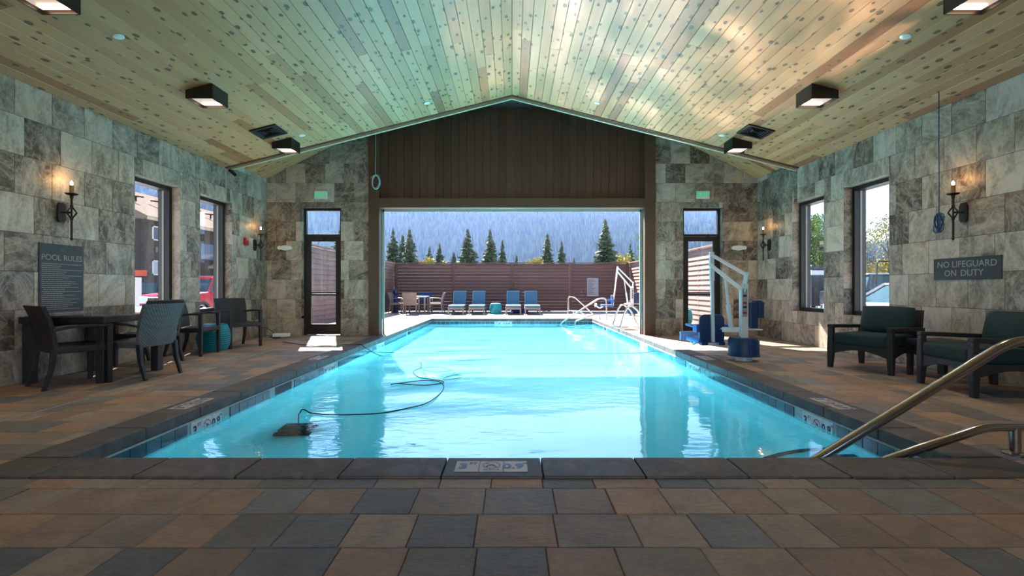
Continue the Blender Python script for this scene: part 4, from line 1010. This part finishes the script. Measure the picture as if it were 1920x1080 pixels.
MB().tube(arc([(-.1, -.14, .06), (-.1, -.16, .16), (.15, -.16, .16), (.15, -.14, .06)], .05), .012, 6).build('strap', M['navy'], t)
t = thing('patio_table', 'small taupe square patio table in the left corner of the terrace', 'table', (-3.82, 19.3, 0))
MB().box(-.45, .45, -.45, .45, .66, .70).build('tabletop', M['lounge_edge'], t, bevel=.005)
for sx in (-1, 1):
    for sy in (-1, 1): MB().box(sx*.38-.03, sx*.38+.03, sy*.38-.03, sy*.38+.03, 0, .66).build('leg', M['taupe'], t)
G3 = 'taupe patio chairs round the terrace table'
for lb, x, y, rz, m in (('taupe patio chair with its back to the pool', -3.92, 18.62, 0, M['sling']), ('taupe patio chair on the left of the terrace table', -4.62, 19.3, -PI/2, M['sling']), ('taupe patio chair on the right of the terrace table', -3.02, 19.3, PI/2, M['sling']), ('navy backed patio chair on the fence side of the terrace table', -3.66, 20.05, PI, M['navy'])):
    wicker_chair(lb, (x, y, 0), rz, G3, m, M['taupe'], 'patio_chair')
t = tag(MB().lathe([(0, 0), (.13, 0), (.12, .06), (.09, .12), (.085, .62), (.055, .70), (.06, .74), (.10, .80), (.105, .88), (.07, .96), (0, .98)], 18).build('covered_upright', M['navy'], smooth=True, loc=(-4.85, 20.0, 0)), 'slim dark navy covered heater in the left corner of the terrace', 'upright')  # unidentified slim navy shape, built as a plain covered post
MB().lathe([(0, 0), (.16, 0), (.16, .02), (0, .025)], 18).build('base', M['black'], t)
t = tag(MB().box(-.2, .2, -.08, .08, -.005, .02).build('weeds', M['leaf']), None)
bpy.data.objects.remove(t)
m = MB(); rr = random.Random(5)
for k in range(60):
    x, y = rr.gauss(0, .12), rr.gauss(0, .06); h = rr.uniform(.04, .13); a = rr.uniform(0, 6.3); m.add([(x-.012*math.cos(a), y-.012*math.sin(a), 0), (x+.012*math.cos(a), y+.012*math.sin(a), 0), (x+rr.gauss(0, .04), y+rr.gauss(0, .03), h)], [(0, 1, 2)])
tag(m.build('weed_tuft', M['leaf'], loc=(1.45, 20.6, 0)), 'low green weed tuft right of the last lounger', 'weeds', kind='stuff')

# ------------------------------------------------------------------ beyond the fence
ZG = -.40
b = MB(); BX = W+.31
for x0, x1, y0, y1 in ((-90, -BX, -30, 100), (BX, 90, -30, 100), (-BX, BX, FY+.15, 100), (-BX, BX, -30, YB-.2)): b.box(x0, x1, y0, y1, ZG-.05, ZG)
b.box(-BX, -FX-.1, YF+.2, FY+.15, ZG-.05, ZG).box(FX+.1, BX, YF+.2, FY+.15, ZG-.05, ZG)
struct('ground', b, M['asphalt'])
b = MB().box(-FX-.1, FX+.1, YF+.2, FY+.15, -1.1, -.19) if False else MB().box(-FX-.1, -FX, YF+.2, FY+.15, ZG, -.02).box(FX, FX+.1, YF+.2, FY+.15, ZG, -.02).box(-FX, FX, FY, FY+.12, ZG, -.02)
struct('kerb', b, M['grout'])
# mountain
def smooth01(t): t = max(0, min(1, t)); return t*t*(3-2*t)
RM = random.Random(11); oct_ = [(RM.uniform(2, 26), RM.uniform(0, 6.3), RM.uniform(2, 12), RM.uniform(0, 6.3), RM.uniform(.3, 1)) for _ in range(16)]
def crest(az):
    pts = [(-75, 9), (-50, 11), (-38, 12.5), (-30, 15), (-16, 15.8), (0, 14.2), (14, 12.2), (24, 9.2), (31, 6.4), (37, 4.0), (50, 3.0), (75, 3)]
    for (a, e), (c, g) in zip(pts, pts[1:]):
        if az <= c: return e+(g-e)*smooth01((az-a)/(c-a))
    return 3
RA, RB = 300.0, 1500.0
def hz(az, r):
    q = (r-RA)/(RB-RA); hh = math.tan(math.radians(crest(az)))*RB
    a = math.radians(az); nz = sum(w*math.sin(f*a*1.6+p)*math.sin(g*q+s) for f, p, g, s, w in oct_)/9
    return ZG + hh*(.10*smooth01(q/.25)+.90*(max(0, q-.10)/.90)**1.05)*(1+.10*nz*min(1, 2*q)) + 0
vs = []; fs = []; na, nr = 150, 40
for j in range(nr+1):
    r = RA*(RB/RA)**(j/nr)
    for i in range(na+1):
        az = -75+150*i/na; vs.append((r*math.sin(math.radians(az)), r*math.cos(math.radians(az)), hz(az, r)))
for j in range(nr):
    for i in range(na): q = j*(na+1)+i; fs.append((q, q+1, q+na+2, q+na+1))
mnt = struct('mountain', MB().add(vs, fs), plain('mountain_soil', (.030,.045,.025), 1.0, 0, .25, .02, Specular_IOR_Level=0.0), smooth=True)
m_v = []; m_f = []; RT = random.Random(21)
for k in range(70000):
    az = RT.uniform(-20, 20) if k % 5 else RT.uniform(-43, 40); q = RT.random()**.75; r = 330+(RB-10-330)*q; h = RT.uniform(8, 16)*(.8+.4*q); w = h*RT.uniform(.17, .24)
    a = math.radians(az); x, y = r*math.sin(a), r*math.cos(a); z = hz(az, r)-1; o = len(m_v); ph = RT.random()*6
    for s in range(5): m_v.append((x+w*math.cos(ph+s*1.2566), y+w*math.sin(ph+s*1.2566), z))
    m_v.append((x, y, z+h)); m_f += [(o+s, o+(s+1) % 5, o+5) for s in range(5)]
me = bpy.data.meshes.new('hillside_forest'); me.from_pydata(m_v, [], m_f); link('hillside_forest', me, M['forest'])
tag(bpy.data.objects['hillside_forest'], 'dense conifer forest covering the hazy mountainside', 'forest', kind='stuff')
tag(MB().prism([(140, ZG+.5), (480, 300), (640, 425), (1540, 425), (1540, ZG+.5)], 'x', -1500, 1500).build('valley_haze', m_haze()), 'thin blue haze between terrace and mountain', 'haze', kind='stuff')
# conifers
def conifer_mesh(seed, slim):
    r = random.Random(seed); v = []; f = []; n = 62
    for i in range(n):
        q = i/n; z = .05+.95*q; L = (1-q)**.85*slim*r.uniform(.78, 1.18)+.006; nb_ = max(4, int(15*(1-q)+3))
        for k in range(nb_):
            a = r.uniform(0, 2*PI); l = L*r.uniform(.65, 1.1); ca, sa = math.cos(a), math.sin(a); w = .020+.022*(1-q); dz = -.035*(1-q)-.012; zz = z+r.uniform(-.008, .008)
            o = len(v); tip = (l*ca, l*sa, zz+dz+.01*r.random())
            for u, ww, dd in ((.12, .3, 0), (.55, 1, dz*.5), (.85, .7, dz*.9)):
                v += [(l*u*ca-w*ww*sa, l*u*sa+w*ww*ca, zz+dd-.012), (l*u*ca, l*u*sa, zz+dd+.008), (l*u*ca+w*ww*sa, l*u*sa-w*ww*ca, zz+dd-.012)]
            v.append(tip)
            for s in (0, 3): f += [(o+s, o+s+1, o+s+4, o+s+3), (o+s+1, o+s+2, o+s+5, o+s+4)]
            f += [(o+6, o+7, o+9), (o+7, o+8, o+9)]
    me = bpy.data.meshes.new('foliage'); me.from_pydata(v, [], f); me.materials.append(M['conifer']); return me
CM = [conifer_mesh(k, s) for k, s in ((1, .24), (2, .19), (3, .30))]
trunk_me = MB().tube([(0, 0, -.02), (0, 0, .5), (0, 0, .99)], [.016, .010, .002], 6).mesh('trunk'); trunk_me.materials.append(M['bark'])
def conifer(label, px, top, d, kind, s=1.0):
    x = (px-960)*d/900; h = H+(540-top)*d/900-ZG
    t = thing('conifer', label, 'tree', (x, d, ZG), px*1.7, 'conifers beyond the terrace fence'); 
    for nm, me in (('trunk', trunk_me), ('foliage', CM[kind])):
        o = bpy.data.objects.new(nm, me); COL.objects.link(o); o.parent = t; o.scale = (h*s, h*s, h)
for lb, px, top, d, k, s in (
    ('slender spruce at the left jamb of the opening', 737, 428, 58, 0, .95), ('spruce partly behind the second of the left pair', 755, 438, 66, 0, 1.0), ('tall spruce, right one of the left group', 768, 427, 56, 0, 1.05),
    ('small spruce right of the left group', 805, 460, 74, 0, .9), ('spruce between the left group and the broad spruce', 824, 455, 66, 0, 1.0), ('low spruce tip left of the broad spruce', 851, 472, 70, 1, 1.2),
    ('broad dense spruce left of centre', 877, 428, 56, 2, .95), ('tall open spruce just left of centre', 919, 428, 56, 0, 1.0), ('narrow leaning spruce beside the central one', 942, 448, 58, 1, .95),
    ('small young spruce top near centre', 968, 477, 66, 1, 1.1), ('narrow spruce right of centre', 1026, 436, 58, 1, 1.15), ('thin open spruce, second right of centre', 1053, 450, 60, 0, .9), ('tiny spruce tip right of the thin spruce', 1076, 482, 70, 1, 1.0),
    ('tallest broad spruce in the right half of the opening', 1135, 410, 54, 2, .95), ('smaller spruce at the right end of the fence', 1182, 455, 58, 2, .8), ('spruce seen through the glass above the left door', 640, 420, 60, 2, 1.0), ('dark spruce far beyond the parked dark car', 1620, 500, 70, 0, 1.0)):
    conifer(lb, px, top, d, k, s)
def leafy(label, px, top, d, rad, n, mat, seed, name='leafy_tree', lean=0, sparse=1.0, cz=.62, leaf=.16, trunk=True):
    r = random.Random(seed); x = (px-960)*d/900; h = H+(540-top)*d/900-ZG
    t = thing(name, label, 'tree' if trunk else 'shrub', (x, d, ZG), 0)
    m = MB(); limbs = []
    m.tube([(0, 0, -.1), (.03*h*lean, 0, h*.4), (.05*h*lean, 0, h*.75)], [.022*h*.8, .015*h*.8, .005*h], 7)
    for k in range(9):
        a = r.uniform(0, 6.3); z0 = h*r.uniform(.25, .6); e = (rad*.7*math.cos(a), rad*.7*math.sin(a), min(h*.95, z0+h*r.uniform(.12, .35))); m.tube([(0, 0, z0), (e[0]*.5, e[1]*.5, z0+(e[2]-z0)*.6), e], [.008*h, .005*h, .002*h], 5); limbs.append(e)
    m.build('trunk', M['bark'], t)
    v = []; f = []; cl = [(r.gauss(0, .5)*rad*.9, r.gauss(0, .5)*rad*.9, h*(cz+r.uniform(-.30, .30)), rad*r.uniform(.22, .42)) for _ in range(22)]
    for k in range(n):
        c = r.choice(cl); g = c[3]*sparse; p = Vector((c[0]+r.gauss(0, .55)*g, c[1]+r.gauss(0, .55)*g, min(h, c[2]+r.gauss(0, .55)*g))); q = Euler((r.uniform(0, 6), r.uniform(0, 6), r.uniform(0, 6))).to_matrix(); o = len(v); l = leaf*r.uniform(.6, 1.2)
        v += [tuple(p+q @ Vector(w)) for w in ((-l*.5, 0, 0), (0, -l*.3, 0), (l*.5, 0, 0), (0, l*.3, 0))]; f.append((o, o+1, o+2, o+3))
    me = bpy.data.meshes.new('foliage'); me.from_pydata(v, [], f); me.materials.append(mat); o = bpy.data.objects.new('foliage', me); COL.objects.link(o); o.parent = t
    return t
leafy('round green tree above the dark trailer through the far right window', 1522, 412, 36, 2.3, 9000, M['leaf'], 4, leaf=.20, cz=.66)
leafy('thin yellowing tree seen through the near right window', 1668, 405, 31, 2.3, 3600, M['leaf_dry'], 5, sparse=1.2, cz=.60, leaf=.15)
leafy('yellow green bush beyond the dark car on the right', 1672, 480, 34, 2.0, 6000, M['leaf_dry'], 6, 'leafy_bush', cz=.55, leaf=.17)
leafy('young leafy birch at the right jamb beyond the fence', 1206, 428, 26, .42, 1500, M['leaf'], 8, sparse=1.1, cz=.70, leaf=.13)
for lb, px, top, d, sd in (('yellow green bush behind the fence by the left spruces', 798, 480, 60, 31), ('yellow green bush behind the fence right of centre', 1005, 483, 64, 32), ('yellow green bush between the tallest spruce and the right one', 1160, 474, 58, 33)):
    leafy(lb, px, top, d, 1.6, 2200, M['leaf_dry'], sd, 'leafy_bush', cz=.6, leaf=.30)
# apartment building on the left: long face at x=-27
t = thing('apartment_building', 'dark brown two storey building with a tan shingled roof beyond the left windows', 'building', (0, 0, 0))
bx = -27.0; y0, y1 = 35.2, 62.0; ze = 6.1
MB().box(bx-9, bx, y0, y1, ZG, ze).build('wall', M['siding'], t)
m = MB()
for k in range(26): m.box(bx, bx+.03, y0, y1, ZG+1.4+k*.2, ZG+1.4+k*.2+.17)
tag(m.build('siding_boards', M['siding'], t), kind='stuff')
MB().prism([(bx+.7, ze-.02), (bx+.7, ze+.16), (bx-5.0, ze+3.1), (bx-10.7, ze+.16), (bx-10.7, ze-.02)], 'y', y0-.6, y1).build('roof', M['roof'], t)
MB().box(bx+.66, bx+.74, y0-.6, y1, ze-.10, ze+.12).build('gutter', M['fascia'], t)
for k in range(6):
    MB().bar((bx-2+.3*(k % 2), 37+k*2.3, ze+1.6), (bx-2+.3*(k % 2), 37+k*2.3, ze+2.0), .10).bar((bx-2.3, 36.6+k*2.3, ze+2.0), (bx-1.7, 37.4+k*2.3, ze+2.0), .10).build('roof_vent', M['black'], t)
MB().box(bx, bx+.14, y0, y1, ZG, ZG+1.25).build('stone_base', M['brick'], t)
MB().box(bx, bx+.10, y0-.05, y0+.25, ZG, ze).build('corner_board', M['siding'], t)
def bwin(ya, yb, za, zb, cur):
    w = MB().box(bx+.03, bx+.09, ya, yb, za, za+.09).box(bx+.03, bx+.09, ya, yb, zb-.09, zb).box(bx+.03, bx+.09, ya, ya+.09, za, zb).box(bx+.03, bx+.09, yb-.09, yb, za, zb).box(bx+.03, bx+.09, (ya+yb)/2-.04, (ya+yb)/2+.04, za, zb).build('window', M['trim'], t)
    MB().box(bx+.02, bx+.05, ya+.05, (ya+yb)/2, za+.05, zb-.05).build('pane', M['pane'] if cur else M['curtain'], w); MB().box(bx+.02, bx+.05, (ya+yb)/2, yb-.05, za+.05, zb-.05).build('pane', M['curtain'], w)
for k in range(5):
    o = 35.95+k*3.9
    if k in (0, 3, 4): bwin(o, o+1.6, 4.62, 5.70, k == 0); bwin(o, o+1.6, 2.0, 3.12, False)
MB().box(bx+.02, bx+.06, 36.3, 37.2, 3.75, 4.15).build('wall_vent', M['brick'], t)
MB().box(bx+.02, bx+.05, 41.6, 44.2, 3.55, 4.9).build('balcony_glass', plain('balcony_glass', (.16,.20,.30), .1), t)
m = MB().prism([(42.6, 2.95), (46.2, 4.25), (49.8, 2.95), (49.8, 2.75), (46.2, 4.02), (42.6, 2.75)], 'x', bx, bx+3.0); m.build('porch_roof', M['fascia'], t)
MB().prism([(42.9, 2.75), (46.2, 3.98), (49.5, 2.75)], 'x', bx+2.6, bx+2.7).build('porch_gable', M['siding'], t)
for yy in (43.1, 49.3): MB().box(bx+2.5, bx+2.75, yy-.13, yy+.13, ZG, 2.8).build('porch_post', M['brick'], t)
MB().box(bx, bx+.08, 44.6, 47.8, ZG, 2.4).build('entrance', M['pane'], t)
t = thing('lamp_banner', 'red topped white service pole at the left edge of the left window', 'sign', (-18.6, 23.6, ZG))
MB().box(-.22, .22, -.22, .22, 0, 1.95).build('pillar', M['trim'], t); MB().box(-.2, .55, -.14, .14, 2.02, 2.30).build('banner', plain('orange_red', (.55,.07,.02), .5), t); MB().bar((0, 0, 1.9), (0, 0, 2.3), .08).build('post', M['brick'], t)

# ------------------------------------------------------------------ parked vehicles
def wheel(m4, r, w, parent):
    o = MB(m4 @ Matrix.Rotation(PI/2, 4, 'Y')).lathe([(0, -w/2), (r*.9, -w/2), (r, -w*.35), (r, w*.35), (r*.9, w/2), (0, w/2)], 24).build('wheel', M['rubber'], parent, smooth=True)
    MB(m4 @ Matrix.Rotation(PI/2, 4, 'Y')).lathe([(0, -w*.53), (r*.58, -w*.53), (r*.6, w*.53), (0, w*.53)], 18).build('rim', M['chrome'], o, smooth=True)
def vehicle(name, label, loc, rz, w, prof, cab, glass_z, wheels, paint, wr=.36, extra=None):
    """prof: side outline (y,z) of the body, cab: outline of the greenhouse; front towards local -y"""
    t = thing(name, label, 'car', loc, rz); hw = w/2
    MB().prism(prof, 'x', -hw, hw).build('body', paint, t, bevel=.07, seg=3, smooth=True)
    v = []; n = len(cab); z0 = min(p[1] for p in cab); z1 = max(p[1] for p in cab)
    def sh(z): return hw-.06-.20*(z-z0)/(z1-z0)
    for s in (-1, 1): v += [(s*sh(z), y, z) for y, z in cab]
    f = [tuple(range(n)), tuple(range(2*n-1, n-1, -1))] + [(i, n+i, n+(i+1) % n, (i+1) % n) for i in range(n)]
    g = MB().add(v, f).build('glasshouse', M['car_glass'], t, bevel=.03, smooth=True)
    zr = z1; rf = [p for p in cab if p[1] > z1-.12]; ya, yb = min(p[0] for p in rf), max(p[0] for p in rf)
    MB().box(-hw+.27, hw-.27, ya-.02, yb+.02, z1-.04, z1+.025).build('roof', paint, t, bevel=.03, seg=3, smooth=True)
    # pillars
    m = MB(); b0 = [p for p in cab if p[1] < z0+.05]; yf, yr = min(p[0] for p in b0), max(p[0] for p in b0)
    for s in (-1, 1):
        m.bar((s*(hw-.05), yf+.02, z0), (s*(hw-.26), ya, z1), .07, .06).bar((s*(hw-.05), yr-.02, z0), (s*(hw-.26), yb, z1), .12, .06).bar((s*(hw-.055), yf+(yr-yf)*.52, z0), (s*(hw-.26), ya+(yb-ya)*.45, z1), .08, .05).bar((s*(hw-.26), ya, z1), (s*(hw-.26), yb, z1), .06, .05)
    m.build('pillars', paint, t)
    for y in wheels:
        for s in (-1, 1):
            MB(Matrix.Translation((s*(hw-.09), y, wr)) @ Matrix.Rotation(PI/2, 4, 'Y')).lathe([(0, -.11), (wr*1.18, -.11), (wr*1.18, .105), (0, .105)], 24).build('wheel_arch', M['black'], t, smooth=True)
            wheel(Matrix.Translation((s*(hw-.11), y, wr)), wr, .25, t)
    for s in (-1, 1): MB().box(s*(hw+.10)-.10, s*(hw+.10)+.10, yf+.25, yf+.36, z0+.02, z0+.20).build('wing_mirror', paint, t, bevel=.03, smooth=True)
    return t
P = [(-2.75, .42), (-2.80, .70), (-2.78, 1.08), (-2.62, 1.17), (-1.30, 1.26), (2.75, 1.24), (2.80, .60), (2.75, .42)]
CB = [(-1.35, 1.24), (-.62, 1.84), (1.55, 1.86), (2.3, 1.24)]
t = vehicle('pickup_truck', 'red pickup truck with chrome grille parked outside the left windows', (-14.05, 22.1, ZG), 0, 1.92, P, CB, 1.3, (-1.72, 1.75), M['car_red'], .40)
g = MB().box(-.62, .62, -2.86, -2.78, .80, 1.08).build('grille', M['chrome'], t, bevel=.01); MB().box(-.55, .55, -2.875, -2.85, .85, 1.03).build('grille_mesh', M['black'], g)
put_text('GMC', .17, frame_m((0, -2.88, .94), (1,0,0), (0,0,1)), M['red'], g, .006)
for s in (-1, 1): MB().box(s*.79-.15, s*.79+.15, -2.84, -2.72, .80, 1.10).build('headlight', M['lens'], t, bevel=.02)
MB().box(-.97, .97, -2.95, -2.74, .44, .72).build('front_bumper', M['chrome'], t, bevel=.03); MB().box(-.4, .4, -2.965, -2.94, .50, .62).build('bumper_slot', M['black'], t)
m = MB()
for s in (-1, 1): m.tube([(s*.62, -.4, 1.97), (s*.62, 1.5, 1.97)], .025, 6)
for y in (-.3, .3, .9, 1.4): m.tube([(-.62, y, 1.97), (.62, y, 1.97)], .02, 6)
for y in (-.3, 1.4):
    for s in (-1, 1): m.tube([(s*.62, y, 1.86), (s*.62, y, 1.97)], .02, 6)
m.build('roof_rack', M['chrome'], t)
P2 = [(-2.3, .40), (-2.35, .75), (-2.2, 1.02), (-1.0, 1.12), (2.2, 1.15), (2.34, .85), (2.32, .42)]
CB2 = [(-1.15, 1.10), (-.3, 1.66), (1.75, 1.70), (2.22, 1.13)]
t = vehicle('dark_suv', 'dark blue parked car with red tail lamps behind the red truck', (-20.4, 28.6, ZG), PI, 1.88, P2, CB2, 1.2, (-1.4, 1.4), M['car_dark'], .35)
for s in (-1, 1): MB().box(s*.76-.15, s*.76+.15, 2.26, 2.37, .86, 1.08).build('tail_lamp', M['tail'], t, bevel=.02)
P3 = [(-2.30, .32), (-2.36, .62), (-2.25, .80), (-1.15, 1.00), (2.05, 1.02), (2.28, .82), (2.28, .34)]
CB3 = [(-1.25, .98), (-.35, 1.46), (.95, 1.48), (1.85, 1.0)]
t = vehicle('silver_car', 'silver car parked close outside the right windows', (10.2, 11.95, ZG+.05), PI, 1.8, P3, CB3, 1.0, (-1.42, 1.38), M['car_silver'], .33)
for s in (-1, 1): MB().box(s*.72-.16, s*.72+.16, -2.32, -2.16, .62, .80).build('headlight', M['lens'], t, bevel=.02)
P4 = [(-2.0, .55), (-2.05, 1.15), (-1.9, 1.28), (-.9, 1.32), (2.0, 1.34), (2.05, .9), (2.02, .55)]
CB4 = [(-.95, 1.30), (-.62, 2.0), (1.9, 2.0), (2.0, 1.32)]
t = vehicle('off_road_car', 'boxy black car with a bumper rack between the trailer and the silver car', (17.0, 23.4, ZG), PI-.1, 1.86, P4, CB4, 1.3, (-1.3, 1.3), M['car_dark'], .42)
MB().box(-.75, .75, -.7, 1.8, 2.03, 2.10).build('roof_box', M['white_paint'], t, bevel=.02)
MB().tube(arc([(.6, 2.1, .7), (.6, 2.2, 2.6), (-.2, 2.2, 2.6), (-.2, 2.1, .7)], .1), .03, 6).build('rear_rack', M['black'], t)
for s in (-1, 1): MB().box(s*.78-.1, s*.78+.1, 2.0, 2.08, .95, 1.2).build('tail_lamp', M['tail'], t)
t = thing('cargo_trailer', 'long black cargo trailer with a white roof band beyond the right windows', 'trailer', (17.3, 29.0, ZG), 0)
MB().box(-1.2, 1.2, -3.2, 3.2, .45, 2.25).build('body', M['trailer'], t, bevel=.03); MB().box(-1.22, 1.22, -3.22, 3.22, 2.12, 2.38).build('roof_band', M['trim'], t, bevel=.04); MB().box(-1.15, 1.15, -3.1, 3.1, 2.38, 2.62).build('roof', M['trailer'], t, bevel=.05)
MB().box(-1.23, -1.2, -3.2, 3.2, 2.60, 2.68).build('roof_rail', M['trim'], t)
for y in (-.5, .5):
    for s in (-1, 1): wheel(Matrix.Translation((s*1.08, y, .34)), .34, .22, t)
m = MB()
for k in range(8): m.box(-1.206, -1.2, -3.0+k*.8, -2.97+k*.8, .5, 2.1)
m.build('side_rib', M['black'], t)
